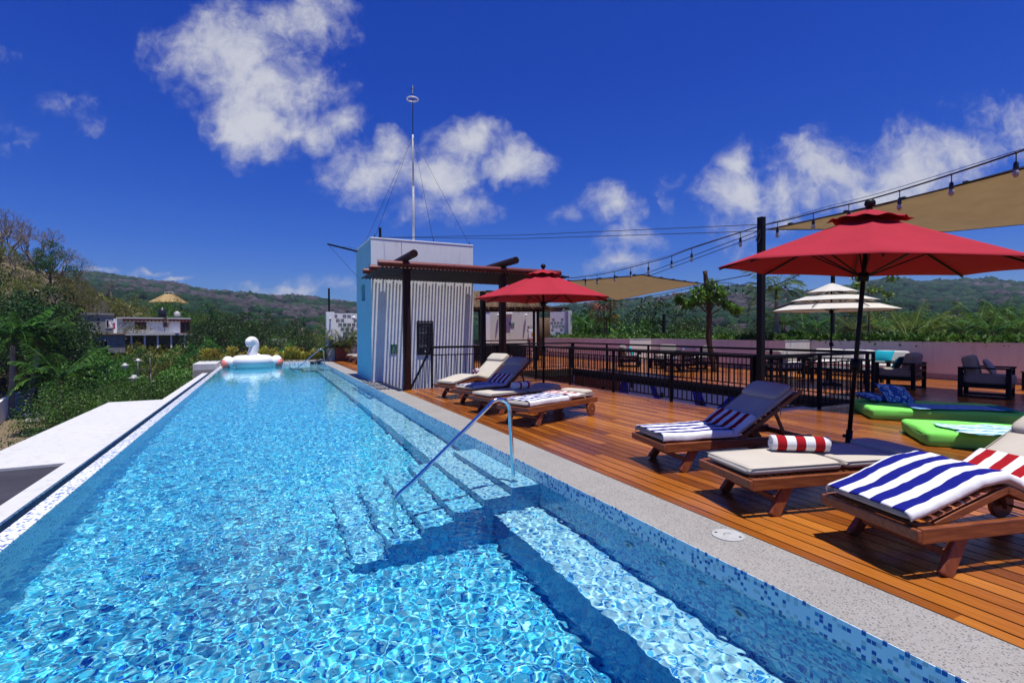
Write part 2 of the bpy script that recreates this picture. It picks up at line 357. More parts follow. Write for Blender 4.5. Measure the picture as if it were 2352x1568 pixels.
t=NT('pool_water'); t.t.nodes.remove(t.b); g=t.n('ShaderNodeBsdfGlass'); g.inputs['IOR'].default_value=1.333; g.inputs['Roughness'].default_value=0; g.inputs['Color'].default_value=(.76,.97,1,1); t.l(g.outputs[0],t.out.inputs[0])
water=np_mesh('water',V,np.stack([a,a+1,a+nx+1,a+nx],-1),t.m,smooth=True); struct(water); water.cycles.is_caustics_caster=True
# infinity rim, gutter and white ledge on the left
struct(MB().b2((PX0-.17,PY0,-.9),(PX0,31.2,WL+.012)).build('pool_rim',MT['mosaic']))
struct(MB().b2((PX0-.34,PY0,-.55),(PX0-.172,31.2,-.42)).build('gutter',MT['mosaicdk']))
struct(MB().b2((-2.24,PY0,-.6),(-2.213,26.2,-.204)).build('gutter_wall',MT['mosaicdk']))
struct(MB().b2((-2.46,PY0,-1.2),(-2.2405,26.2,-.2)).build('ledge',MT['ledge']))
MT['greyroof']=M('grey_painted_roof',(.032,.03,.042),.9,.25,2,bump=.5,bd=.01)
rf=thing('roof_slab','flat white roof slab with grey weather stains beside the pool gutter','roof',(-3,12.5,-.22))
MB().prism([(-.62,-3.55),(.539,-3.55),(.539,3.8),(-.62,3.8)],-.25,.018).build('slab',MT['ledge'],rf,bevel=.01)
struct(MB().b2((-6.5,PY0,-1.2),(-2.462,8.93,-.24)).build('lower_roof',MT['greyroof']))
# building mass below pool level
struct(MB().b2((-3.55,9.0,-8),(-2.47,16.2,-.5)).b2((-2.46,PY0,-8),(-2.0,31.5,-1.21)).build('building_wall',MT['stucco']))
# coping and deck
def agg():
    t=NT('exposed_aggregate'); v=t.coord(); q=t.n('ShaderNodeTexVoronoi'); q.inputs['Scale'].default_value=85; t.l(v,q.inputs['Vector']); big=t.noise(v,2,5)
    cs=t.n('ShaderNodeSeparateXYZ'); t.l(q.outputs['Color'],cs.inputs[0]); s=t.ramp(cs.outputs[0],[(0,(.04,.04,.05)),(.26,(.26,.24,.21)),(.6,(.37,.345,.30)),(.8,(.22,.18,.14)),(.88,(.12,.115,.11))],'CONSTANT')
    e=t.ramp(q.outputs['Distance'],[(.30,(0,0,0)),(.50,(1,1,1))]); c=t.mix(e,s,(.30,.285,.26))
    c=t.mix(.22,c,t.ramp(big.outputs['Fac'],[(.3,(.17,.155,.13)),(.7,(.34,.32,.29))])); t.col(c); t.set(Roughness=.8); t.bump(q.outputs['Distance'],.5,.004); return t.m
MT['agg']=agg()
cp=MB(); cp.b2((PX1+.0005,-1.2,-.3),(3.345,30.1,0)); struct(cp.build('coping',MT['agg'],bevel=.008))
cols=((.13,.032,.006),(.30,.088,.012),(.47,.165,.024))
MT['deck']=boards('varnished_deck',0,.15,cols,.24)
dk=MB(); P=.15
def boards_x(x0,x1,y0,y1):
    k0=int(math.ceil(x0/P-1e-6)); k1=int(x1/P)
    for k in range(k0,k1):
        a,b=max(x0+.006,k*P+.0075),(k+1)*P-.0075
        y=y0
        off=(k*.618%1)*3.4
        cuts=[y0]+[c for c in [i*3.4-off for i in range(-2,14)] if y0+.2<c<y1-.2]+[y1]
        for c0,c1 in zip(cuts[:-1],cuts[1:]): dk.b2((a,c0+.0015,-.035),(b,c1-.0015,0))
VX0,VX1,VY0,VY1=8.25,11.95,6.5,18.3     # courtyard opening
SX0,SX1,SY0,SY1=3.45,6.6,13.75,16.4     # stairwell beside the tower
dk.b2((3.35,-1.2,-.035),(3.443,30.1,0))
boards_x(3.45,6.61,-1.2,SY0); boards_x(3.45,6.61,19.3,30.1)
boards_x(6.6,8.26,-1.2,33.5)
boards_x(8.25,12.01,-1.2,VY0); boards_x(8.25,12.01,VY1,34.5)
boards_x(12.0,21.0,-1.2,36)
struct(dk.build('deck',MT['deck'],bevel=0))
MT['underdeck']=M('deck_joists',(.02,.012,.008),.9,.2,4)
ud=MB(); ud.b2((3.35,-1.2,-.3),(8.25,13.74,-.045)).b2((3.35,19.3,-.3),(8.25,33.5,-.045)).b2((6.61,13.74,-.3),(8.25,19.3,-.045))
ud.b2((8.25,-1.2,-.3),(12.0,VY0,-.045)).b2((8.25,VY1,-.3),(12.0,34.5,-.045)).b2((12.0,-1.2,-.3),(21,36,-.045))
struct(ud.build('deck_base',MT['underdeck']))
# dark fascia of the opening and mural wall below it
struct(MB().b2((VX1+.004,VY0,-.13),(VX1+.06,VY1,-.036)).b2((VX0-.1,VY1+.004,-.20),(VX1,VY1+.06,-.036)).build('fascia',MT['blackp']))
# courtyard shell
MT['court']=stucco('courtyard_plaster',(.60,.60,.74),amt=.1)
struct(MB().b2((VX1+.06,VY0-.5,-7),(VX1+.3,VY1+.4,-.05)).build('courtyard_wall',MT['court']))
MT['orange']=stucco('orange_brown_plaster',(.26,.06,.02),amt=.2)
struct(MB().b2((VX0-.2,VY1+.06,-7),(VX1+.05,VY1+.3,-.30)).build('courtyard_wall',MT['orange']))
struct(MB().b2((VX0-.25,VY0-.6,-7),(VX0-.02,VY1,-.30)).b2((VX0,VY0-.6,-7),(VX1,VY0-.36,-.30)).build('courtyard_wall',MT['court']))
struct(MB().b2((VX0-.3,VY0-.6,-7.2),(VX1+.3,VY1+.3,-7.0)).build('courtyard_floor',MT['terracotta']))
MT['muralblue']=M('painted_cobalt',(.012,.018,.34),.7,.15,3); MT['muralor']=M('painted_orange',(.30,.07,.02),.7,.2,3)
mu=thing('wall_mural','cobalt blue and orange wave mural painted on the courtyard wall below the deck','mural',(VX1+.055,12,-.86))
def wave(x0,w0,x1,w1,bulge):
    m=MB(); n=14
    def fn(u,v):
        yy=x0+(x1-x0)*v+bulge*math.sin(v*math.pi); ww=(w0+(w1-w0)*v)*(1+.35*math.sin(v*5))
        return (0.0,-yy+(u-.5)*ww,.72-2.6*v)
    m.grid(fn,2,n)
    return m
for (a,b,c,d,e) in [(2.9,.30,4.6,.9,.5),(1.5,.20,-.6,.4,-.2),(-.5,.30,-.6,.5,.35),(-2.2,.40,-1.2,.8,-.5)]:
    o=wave(-a,b,-c,d,e).build('blue_wave',MT['muralblue'],mu); o.location=(-.004,0,0)
m=MB(); m.grid(lambda u,v:(0,3.15+u*3.1,.72-2.6*v),2,2); o=m.build('orange_field',MT['muralor'],mu); o.location=(-.002,0,0)
for i,(x,y) in enumerate([(1273,867),(1338,877),(1385,889),(1452,881),(1520,903),(1610,921),(1655,940)]):
    p=atX(x,y+4,VX1+.03); p.z=min(p.z,-.28)
    l=thing('wall_light','small black box light on the blue courtyard wall','wall light',p,0,'box lights along the courtyard wall')
    MB().box((-.01,0,0),(.07,.09,.17)).build('housing',MT['blackp'],l,bevel=.005)
    MB().box((-.01,0,-.095),(.05,.06,.014)).build('lens',MT['grey'],l)
# ================================================================== stair tower
TX0,TX1,TY0,TY1,TZ=3.1,6.59,16.4,19.2,4.58
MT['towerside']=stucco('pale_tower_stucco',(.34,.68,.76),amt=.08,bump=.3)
MT['tower']=stucco('streaked_tower_stucco',(.88,.87,.85),stain=(.50,.45,.42),amt=.40,bump=.7)
tw=thing('stair_tower','square white rendered stair tower with pale turquoise side by the pool','tower',(TX0,TY0,0))
b=MB(); b.b2((.20,0,-4),(TX1-TX0,TY1-TY0,TZ-.02)).b2((0.2,0,0),(.201,.01,.01)); b.build('tower_body',MT['tower'],tw)
# side wall in four pieces leaves a slit window opening
b=MB(); y0,y1=1.10,1.78
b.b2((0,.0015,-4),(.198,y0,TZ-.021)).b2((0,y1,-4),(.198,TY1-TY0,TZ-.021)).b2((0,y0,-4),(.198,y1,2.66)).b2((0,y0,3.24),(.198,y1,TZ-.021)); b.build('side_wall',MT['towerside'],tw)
b=MB(); b.b2((-.002,-.0015,-4),(.22,.0,TZ-.022)); b.build('front_edge',MT['stucco'],tw)
win=MB().b2((.13,y0,2.66),(.19,y1,3.24)).build('window',MT['black'],tw); MB().b2((.125,y0+.05,2.7),(.129,y1-.05,3.2)).build('pane',MT['glassdk'],win)
MB().b2((-.012,-.012,TZ-.02),(TX1-TX0+.01,TY1-TY0+.01,TZ+.03)).build('parapet_cap',MT['stucco'],tw,bevel=.012)
MB().tube([(.98,-.012,TZ-.02),(1.0,-.012,3.5)],.008,6).build('conduit',MT['grey'],tw)
# rules board
bd=thing('notice_board','tall black rules board with small white lettering on the striped tower wall','sign',(4.845,TY0-.02,1.39))
MB().box((0,0,0),(.56,.025,1.13)).build('panel',MT['blackp'],bd,bevel=.004)
r9=(R(90),0,0)
text('REGLAMENTO PARA ALBERCA','heading_text',.036,MT['red_text'],bd,(0,-.0145,.505),r9)
text('HORARIO DE ALBERCA','heading_text',.026,MT['greytext'],bd,(0,-.0145,.40),r9)
lines=['Ducharse antes de entrar a la alberca','No correr en el area de alberca','No se permiten envases de VIDRIO','No clavados','Los menores deben estar acompanados','por un adulto EN TODO MOMENTO','NO HAY SALVAVIDAS EN TURNO','Prohibido el uso de jabon','Favor de no FUMAR en el area','Use traje de bano adecuado','No se permiten mascotas','No alimentos dentro de la alberca','Respete el horario','Cuide sus pertenencias','No se permite musica alta','Use las toallas del area','No mover los camastros','Siga las indicaciones del personal','No introducir objetos','Nado bajo su RESPONSABILIDAD','GRACIAS POR SU COMPRENSION','DISFRUTE SU ESTANCIA']
for i,s in enumerate(lines):
    text(s,'rule_text',.0165,MT['red_text'] if s[-4:].isupper() else MT['greytext'],bd,(-.20,-.0145,.335-i*.0305),r9,align='LEFT')
text('GRACIAS','rule_text',.02,MT['greytext'],bd,(0,-.0145,-.385),r9)
MB().ell((0,-.014,-.455),(.018,.002,.022)).build('emblem',MT['red_text'],bd)
# exit sign with walking figure
MT['signgreen']=M('green_sign',(.01,.13,.045),.5,.05,5)
ex=thing('exit_sign','small green emergency route sign with a walking figure beside the front pergola post','sign',(3.80,TY0-.012,1.035))
MB().box((0,0,0),(.20,.008,.30)).build('plate',MT['signgreen'],ex,bevel=.002)
fg=MB(); z=-.0065
fg.ell((.015,z,.085),(.016,.003,.018),nu=10,nv=6)
for a,b_,w_ in [((.008,z,.062),(-.002,z,.0),.022),((-.002,z,.0),(-.035,z,-.062),.014),((.0,z,.0),(.038,z,-.058),.014),((.006,z,.055),(-.03,z,.03),.010),((-.03,z,.03),(-.022,z,.005),.009),((.008,z,.055),(.045,z,.032),.010)]:
    fg.bar(a,b_,.003,w_)
fg.build('walking_figure',MT['red_text'],ex)
text('RUTA DE','route_text',.028,MT['red_text'],ex,(0,-.006,-.088),r9); text('SALIDA','route_text',.028,MT['red_text'],ex,(0,-.006,-.118),r9)
# things on the tower roof
p=atY(950,553,18.0); mast=thing('mast','tall thin grey antenna mast with two rings rising from the tower roof','mast',(p.x,18.0,TZ))
zt=atY(951,197,18.0).z-TZ; zj=atY(950,310,18.0).z-TZ; zr=atY(951,229,18.0).z-TZ; zr2=atY(951,206,18.0).z-TZ
MB().tube([(0,0,0),(0,0,zj*.55)],.040,12).tube([(0,0,zj*.54),(0,0,zj)],.031,12).build('pole',MT['grey'],mast,True)
MB().tube([(0,0,zj),(.01,0,zt)],.015,8).build('upper_pole',MT['darksteel'],mast,True)
ring=[(.20*math.cos(a*math.pi/12),.20*math.sin(a*math.pi/12),zr) for a in range(24)]
MB().tube(ring,.024,8,closed=True).build('large_ring',MT['whitep'],mast,True)
sp_=MB(); [sp_.tube([(0,0,zr),(.2*math.cos(a),.2*math.sin(a),zr)],.010,6) for a in (0.3,2.4,4.5)]; sp_.build('ring_spokes',MT['maroon'],mast)
ring=[(.055*math.cos(a*math.pi/8),.055*math.sin(a*math.pi/8),zr2) for a in range(16)]
MB().tube(ring,.010,6,closed=True).build('small_ring',MT['darksteel'],mast,True)
def wire(name,label,cat,pts,r,m,group=None):
    c=Vector(pts[0]); w=MB().tube([Vector(q)-c for q in pts],r,5); o=w.build(name,m,None,True); o.location=c; return tag(o,label,cat,group)
top=Vector((p.x,18.0,TZ+zj-.05))
for i,q in enumerate([(3.2,18.3,TZ+.03),(3.25,16.6,TZ+.03),(5.2,16.5,TZ+.03),(6.5,16.5,TZ+.03)]):
    wire('guy_wire','thin steel guy wire bracing the antenna mast to the tower roof','wire',[top,q],.006,MT['darksteel'],'guy wires of the antenna mast')
    MB().tube([Vector(q),Vector(q)+Vector((0,0,.12))],.012,6).build('turnbuckle',MT['darksteel'],None)
for o in [o for o in COL.objects if o.name.startswith('turnbuckle')]: tag(o,'small steel eye bolt on the tower roof edge holding a guy wire','bolt','eye bolts on the tower roof')
hp=thing('short_post','short black post with foot plate on the front edge of the tower roof','post',(atY(873,546,16.5).x,16.5,TZ+.03))
MB().box((0,0,.17),(.07,.07,.34)).build('upright',MT['black'],hp); MB().box((.06,0,.02),(.24,.08,.03)).build('foot_plate',MT['black'],hp)
pa=atX(818,571,3.1); aa=thing('outrigger_arm','thin black outrigger arm projecting left from the tower roof','bracket',(3.1,19.0,TZ-.05))
MB().bar((0,0,0),(-1.05,-.3,.14),.05,.05).build('arm',MT['black'],aa); MB().tube([(-1.0,-.28,.1),(0,-.1,-.95)],.006,5).tube([(-.6,-.2,.10),(0,-.0,.10)],.006,5).build('stay_wire',MT['darksteel'],aa)
# ================================================================== pergola
pg=thing('pergola','dark brown steel pergola with round maroon beams and close slats against the tower','pergola',(3.4,13.6,0))
def at0(o,v): return Vector(v)-o.location
def pbox(n,m,a,b_,bev=.006): MB().b2(at0(pg,a),at0(pg,b_)).build(n,m,pg,bevel=bev)
pbox('post',MT['maroondk'],(3.42,13.53,0),(3.61,13.70,3.28)); pbox('post',MT['maroondk'],(6.32,13.53,0),(6.49,13.70,3.28))
for i,(yy,x0) in enumerate([(13.6,2.75),(14.65,2.72),(15.55,2.70)]):
    MB().tube([at0(pg,(x0,yy,3.42)),at0(pg,(8.42,yy,3.42))],.085,18).build('beam',MT['maroon'],pg)
for x in (3.50,6.43):
    MB().tube([at0(pg,(x,12.75,3.60)),at0(pg,(x,16.25,3.60))],.10,18).build('cross_beam',MT['maroondk'],pg)
    MB().box(at0(pg,(x,13.6,3.5)),(.13,.12,.14)).build('bracket',MT['black'],pg)
n=53
for i in range(n):
    x=2.82+i*(8.55-2.82)/(n-1); y0=13.32 if i%1==0 else 0; dy=.05*math.sin(i*7.3); lim=16.425
    if x>6.62: lim=16.5
    MB().tube([at0(pg,(x,13.33+dy*.3,3.285)),at0(pg,(x,lim-.03-abs(dy)*.5,3.285))],.028,8).build('slat',MT['slat'],pg)
# ================================================================== railings
def railing(label,p0,p1,posts,group='black steel railings round the courtyard opening',zt=1.12,bal=.135,ends=True,mid=True):
    p0=Vector(p0);p1=Vector(p1); d=p1-p0; L=d.length; a=math.atan2(d.y,d.x)
    t_=thing('railing',label,'railing',p0,a,group)
    MB().box((L/2,0,zt-.03),(L+.06,.06,.06)).build('top_rail',MT['black'],t_,bevel=.01)
    MB().box((L/2,0,.93),(L,.012,.03)).build('middle_rail',MT['black'],t_)
    MB().box((L/2,0,.09),(L,.012,.03)).build('bottom_rail',MT['black'],t_)
    pm=MB().box((0,0,(zt-.06)/2),(.055,.055,zt-.06))
    ps=[0.0 if posts<1 else L*i/posts for i in range(posts+1)]
    for i,x in enumerate(ps):
        if i==0: po=pm.build('post',MT['black'],t_)
        else: po=po.copy(); COL.objects.link(po)
        po.location=(x,0,0)
    nb=min(98,int(L/bal)); sp_=L/nb; first=None
    for i in range(1,nb):
        x=i*sp_
        if min(abs(x-q) for q in ps)<.04: continue
        if first is None: first=MB().box((0,0,.51),(.018,.018,.84)).build('baluster',MT['black'],t_); c=first
        else: c=first.copy(); COL.objects.link(c)
        c.location=(x,0,0)
    return t_
railing('long black railing along the near side of the courtyard opening, facing the sun loungers',(8.2,6.45,0),(8.2,16.9,0),5)
railing('black railing along the far side of the courtyard opening, beside the lounge seating',(12.05,6.55,0),(12.05,18.4,0),5)
railing('short black end railing between the tall black post and the green mattresses',(8.25,6.4,0),(12.0,6.4,0),2)
railing('black railing across the far end of the courtyard opening',(8.3,18.45,0),(12.0,18.45,0),2)
railing('black guard railing on the stair landing in front of the striped tower wall',(4.28,13.82,0),(6.3,13.82,0),1,'black stair railings beside the tower',zt=1.18)
railing('short black railing running back from the near courtyard corner towards the bar',(8.2,17.0,0),(6.8,21.2,0),1,'black stair railings beside the tower',zt=1.14)
railing('black railing in front of the bar counter under the thatch',(7.2,22.6,0),(13.2,24.6,0),3,'black railings near the bar',zt=1.16)
# sloping stair handrail
sr=thing('stair_handrail','sloping black handrail going down the stairwell beside the notice board','handrail',(4.26,13.83,0))
MB().bar((0,0,1.15),(-.78,0,-.35),.05,.05).build('rail',MT['black'],sr)
for i in range(7):
    x=-.1*(i+1); zz=1.15-1.5*(i+1)*.1/.78
    MB().box((x,0,zz-.42),(.016,.016,.84)).build('baluster',MT['black'],sr)
# stairs going down
stt=MB()
for i in range(9): stt.b2((4.1-.0*i,13.9,-4),(6.3-.28*i if i<8 else 4.2,16.38,-.2*(9-i)))
st_=thing('staircase','concrete stairs descending in the stairwell beside the tower','stairs',(0,0,0)); MB().b2((6.3-2.0,13.9,-3.2),(6.58,16.38,-.31)).build('steps',MT['agg'],st_); MB().b2((3.4,13.6,-3.6),(4.3,16.38,-1.7)).build('landing',MT['agg'],st_)
MB().b2((3.46,13.62,-3),(6.6,13.74,-.05)).build('side_wall',MT['stucco'],st_)
# tall posts
def post(label,x,y,h,w=.11,base=0):
    t_=thing('post',label,'post',(x,y,base)); MB().box((0,0,h/2),(w,w,h)).build('upright',MT['black'],t_,bevel=.004); MB().box((0,0,.01),(w*1.9,w*1.9,.02)).build('foot_plate',MT['black'],t_)
    MB().box((0,0,h+.006),(w*1.05,w*1.05,.012)).build('cap',MT['darksteel'],t_); return t_
post('tall thick black steel post carrying light strings at the courtyard corner',8.2,6.28,3.64,.105)
post('black post with glass awning bracket standing against the right edge of the tower',6.74,15.9,2.95,.16)
aw=thing('awning','narrow pale glass awning edge beside the right edge of the tower','awning',(6.75,15.85,2.93)); MB().box((.35,0,.02),(.75,.5,.03)).build('pane',MT['grey'],aw); MB().box((.35,-.26,.02),(.77,.02,.05)).build('frame',MT['darksteel'],aw)
# ================================================================== loungers
def cushion(path,width,thick,n=26,endr=.06,cross=20,p=3.2,wob=0.0):
    """padded slab following (x,z) points of its underside, rounded on every edge"""
    P_=[Vector((a,0,b)) for a,b in path]; seg=[(P_[i+1]-P_[i]).length for i in range(len(P_)-1)]; L=sum(seg)
    def pos(s):
        s=min(max(s,0),L)
        for i,q in enumerate(seg):
            if s<=q or i==len(seg)-1: return P_[i].lerp(P_[i+1],s/q),(P_[i+1]-P_[i]).normalized()
            s-=q
    vs=[];fs=[]
    us=[.5-.5*math.cos(math.pi*i/n) for i in range(n+1)] if n<=14 else None
    for i in range(n+1):
        u=us[i] if us else i/n; u=min(max(u,0),1); s=u*L
        a,t0=pos(s-.03); b,t1=pos(s+.03); c,_=pos(s); tt=(t0+t1).normalized(); nn=Vector((-tt.z,0,tt.x))
        e=min(s,L-s)/endr; k=1.0 if e>=1 else math.sqrt(max(0,1-(1-e)**2)); wv=width/2-(1-k)*endr*.7; tv=thick*(.12+.88*k)
        cc=c+nn*(thick/2+(1-k)*0)
        for j in range(cross):
            th=2*math.pi*j/cross; co,si=math.cos(th),math.sin(th)
            y=wv*math.copysign(abs(co)**(2/p/1.6),co); z=tv/2*math.copysign(abs(si)**(2/p),si)
            z*=1+.06*math.sin(u*9+j)*wob
            vs.append(cc+nn*z+Vector((0,y,0)))
    for i in range(n):
        for j in range(cross):
            l=(j+1)%cross; fs.append((i*cross+j,i*cross+l,(i+1)*cross+l,(i+1)*cross+j))
    fs.append(tuple(range(cross))[::-1]); fs.append(tuple(n*cross+j for j in range(cross)))
    return MB().add(vs,fs)
LW=.70
def prof(knee,back):
    """underside path of the cushion on the slats: foot section, seat, back section"""
    z=.335
    if knee:
        a=(.42,z); b=(.98,z+knee); c=(1.30,z+.04)
        foot=[(.03,z),(.22,z+knee*.25),(.60,z+knee*.90),(.80,z+knee),(.98,z+knee*.62),(1.20,z+.03)]
    else: foot=[(.03,z),(1.0,z)]
    x0,z0=foot[-1]; bl=.96; bk=[(x0+.0,z0),(x0+bl*math.cos(back),z0+bl*math.sin(back))]
    return foot,bk
def lounger(label,x,y,head,back=0.0,knee=0.0):
    t_=thing('sun_lounger',label,'sun lounger',(x,y,0),R(head),'wooden sun loungers by the pool')
    m=MB(); L=1.98
    for s in(-1,1): m.b2((0.035,s*(LW/2)-.02,.235),(L,s*(LW/2)+.02,.335))
    m.b2((0,-LW/2-.022,.255),(.035,LW/2+.022,.328)); m.b2((L-.03,-LW/2+.018,.24),(L,LW/2-.018,.31))
    m.build('frame',MT['teak'],t_,bevel=.008)
    foot,bk=prof(knee,back)
    sl=MB()
    def slats_along(path):
        for (a,b) in zip(path[:-1],path[1:]):
            A=Vector((a[0],0,a[1]-.012)); B=Vector((b[0],0,b[1]-.012)); d=(B-A); n=max(1,int(d.length/.075)); ang=math.atan2(d.z,d.x)
            for i in range(n):
                c=A+d*((i+.5)/n); sl.box(c,(.05,LW-.09,.018),Matrix.Rotation(-ang,3,'Y'))
    slats_along(foot); slats_along(bk); sl.build('slats',MT['teak'],t_,bevel=.003)
    if back>.05:
        m=MB()
        for s in(-1,1): m.bar((bk[0][0],s*(LW/2-.03),bk[0][1]-.02),(bk[1][0]+.06*math.cos(back),s*(LW/2-.03),bk[1][1]+.06*math.sin(back)-.02),.03,.045)
        q=.62; bx=bk[0][0]+q*math.cos(back); bz=bk[0][1]+q*math.sin(back)
        m.bar((bk[1][0]+.04*math.cos(back),-LW/2+.02,bk[1][1]-.02),(bk[1][0]+.04*math.cos(back),LW/2-.02,bk[1][1]-.02),.045,.03)
        m.build('backrest_frame',MT['teak'],t_,bevel=.004)
        m=MB()
        for s in(-1,1): m.bar((bx,s*(LW/2-.07),bz-.05),(bx+.16,s*(LW/2-.07),.29),.02,.035)
        m.build('prop',MT['teakdk'],t_)
    if knee:
        for s in(-1,1):
            m=MB(); m.bar((.20,s*(LW/2-.045),.318),(.82,s*(LW/2-.045),.335+knee-.02),.03,.05); m.bar((.80,s*(LW/2-.045),.335+knee-.02),(1.24,s*(LW/2-.045),.33),.03,.05)
            m.build('knee_frame',MT['teak'],t_,bevel=.004)
    for s in(-1,1):
        l=MB().bar((.44,s*(LW/2-.045),.28),(.25,s*(LW/2-.01),.0),.045,.10,(1,0,0)).build('leg',MT['teakdk'],t_,bevel=.012)
    MB().box((.31,0,.13),(.03,LW-.1,.05)).build('stretcher',MT['teakdk'],t_,bevel=.004)
    for s in(-1,1):
        MB().bar((1.72,s*(LW/2-.045),.29),(1.76,s*(LW/2-.045),.10),.035,.07,(1,0,0)).build('leg',MT['teakdk'],t_,bevel=.006)
        wq=Matrix.Rotation(R(90),3,'X')
        wl=MB().lathe([(.03,-.02),(.115,-.02),(.125,-.012),(.125,.012),(.115,.02),(.03,.02)],(1.77,s*(LW/2+.012),.126),24,wq).build('wheel',MT['teak'],t_)
        MB().lathe([(.016,-.028),(.02,.0),(.016,.028)],(1.77,s*(LW/2+.012),.126),12,wq).build('hub',MT['chrome'],wl)
    MB().tube([(1.77,-LW/2,.126),(1.77,LW/2,.126)],.010,8).build('axle',MT['darksteel'],t_)
    cw=LW-.07
    cushion(foot,cw,.085,30 if knee else 26,wob=.6).build('cushion',MT['beige'],t_,True)
    cu=cushion([(bk[0][0]+.005*math.cos(back),bk[0][1]+.004),(bk[1][0],bk[1][1]+.004)],cw,.085,26,wob=.6).build('back_cushion',MT['beige'],t_,True)
    # piping along the cushion edges
    def pipe(path,par):
        pp=[Vector((a_,0,b_)) for a_,b_ in path]; top_=[]
        for i_,p_ in enumerate(pp):
            tt=(pp[min(i_+1,len(pp)-1)]-pp[max(i_-1,0)]).normalized(); nn=Vector((-tt.z,0,tt.x)); sh=tt*(.018 if i_==0 else (-.018 if i_==len(pp)-1 else 0)); top_.append(p_+nn*.069+sh)
        lp_=[q_+Vector((0,cw/2-.004,0)) for q_ in top_]+[q_-Vector((0,cw/2-.004,0)) for q_ in top_[::-1]]
        MB().tube(lp_,.0045,6,closed=True).build('piping',MT['beige'],par,True)
    pipe(foot,t_.children[-2]); pipe([(bk[0][0]+.005*math.cos(back),bk[0][1]+.004),(bk[1][0],bk[1][1]+.004)],cu)
    # head bolster and ties
    c0,s0=math.cos(back),math.sin(back); a=.66;b_=.95
    cushion([(bk[0][0]+a*c0-.05*s0,bk[0][1]+a*s0+.05*c0),(bk[0][0]+b_*c0-.05*s0,bk[0][1]+b_*s0+.05*c0)],cw-.01,.09,16,.09).build('head_pillow',MT['beige'],cu,True)
    for s in (-1,1): MB().tube([(bk[0][0]+.62*c0,s*(cw/2),bk[0][1]+.62*s0+.03),(bk[0][0]+.62*c0+.02,s*(cw/2+.03),bk[0][1]+.62*s0-.01),(bk[0][0]+.62*c0+.03,s*(cw/2+.025),bk[0][1]+.62*s0-.08)],.006,5).build('tie',MT['beige'],cu,True)
    t_['knee']=knee; t_['back']=back
    return t_,foot,bk
def towel(name,label,t_,path,s0,s1,mat_,half,drop=(.10,.10),lift=.093,seed=0,skew=0.0,loose=1.0,cat='towel',group=None):
    """sheet lying on the cushion between s0 and s1 along the path and hanging over its sides"""
    P_=[Vector((a,0,b)) for a,b in path]; seg=[(P_[i+1]-P_[i]).length for i in range(len(P_)-1)]; L=sum(seg)
    def pos(s):
        s=min(max(s,0),L)
        for i,q in enumerate(seg):
            if s<=q or i==len(seg)-1: return P_[i].lerp(P_[i+1],s/q),(P_[i+1]-P_[i]).normalized()
            s-=q
    cwid=(LW-.07)/2; nu,nv=56,60; vs=[]
    for j in range(nv+1):
        v=j/nv; 
        for i in range(nu+1):
            u=-1+2*i/nu; k=half*u; s=s0+(s1-s0)*v+skew*u*(v-.3)
            ss=s; c,_=pos(ss); _,ta=pos(ss-.07); _,tb=pos(ss+.07); tt=(ta+tb).normalized(); nn=Vector((-tt.z,0,tt.x))
            ak=abs(k); h=lift; y=k
            if ak>cwid-.03:
                e=ak-(cwid-.03); r=.045; arc=min(e,r*math.pi/2); th=arc/r
                y=math.copysign(cwid-.03+r*math.sin(th),k); h=lift-r*(1-math.cos(th))-max(0,e-arc)
            if s<0:   # hangs over the foot edge
                q=-s; r=.04; arc=min(q,r*math.pi/2); th=arc/r; c=c-tt*(r*math.sin(th)); h-=r*(1-math.cos(th))+max(0,q-arc)
            nz=noise.noise(Vector((s*5+seed,k*5,seed*1.7)))*.010*loose+noise.noise(Vector((s*16+seed,k*13,seed)))*.004*loose
            vs.append(c+nn*(h+nz+.006)+Vector((0,y+noise.noise(Vector((s*4,k*3,seed+5)))*.012*loose,0)))
    fs=[(j*(nu+1)+i,j*(nu+1)+i+1,(j+1)*(nu+1)+i+1,(j+1)*(nu+1)+i) for j in range(nv) for i in range(nu)]
    o=mk(name,vs,fs,mat_,None,True); o.location=t_.location; o.rotation_euler=t_.rotation_euler
    sd=o.modifiers.new('thick','SOLIDIFY'); sd.thickness=.007; sd.offset=1
    return tag(o,label,cat,group)
blue=(.010,.014,.20); whi=(.80,.79,.78); redc=(.36,.012,.018)
MT['tw_blue']=stripes('blue_white_towel',[whi,blue],1,.082,edge=blue,extent=(-.01,3)); 
MT['tw_blue2']=stripes('blue_white_towel_narrow',[whi,blue],1,.078)
MT['tw_red']=stripes('red_white_towel',[whi,redc],1,.075)
MT['tw_turq']=stripes('turquoise_white_towel',[(.75,.8,.8),(.02,.30,.38),(.7,.78,.8),(.25,.55,.62)],1,.06,edge=(.01,.28,.28),extent=(-.52,.9))
MT['tw_turq2']=stripes('blue_turquoise_towel',[(.30,.42,.72),(.03,.20,.42),(.38,.5,.78),(.10,.36,.5)],1,.06,edge=(.01,.2,.26),extent=(-.9,.52))
MT['tw_roll_red']=stripes('rolled_red_white_towel',[redc,whi],0,.082)
MT['tw_roll_w']=stripes('rolled_white_towel',[whi,whi,whi,redc],0,.05)
MT['tw_roll_b']=stripes('rolled_striped_towel',[whi,(.16,.03,.10)],0,.03)
l1,f1,b1=lounger('beige lounger with raised back nearest the striped tower wall, small rolled towel on it',3.82,11.42,20,back=R(36),knee=.12)
l2,f2,b2_=lounger('raised back lounger with blue striped towel, second from the tower',3.82,10.18,17,back=R(36))
l3,f3,b3=lounger('flat beige lounger with one rolled red edged towel, third from the tower',3.70,8.93,14)
l4,f4,b4=lounger('flat lounger with blue and red striped towels beside the curved pool handrail',3.72,7.55,20)
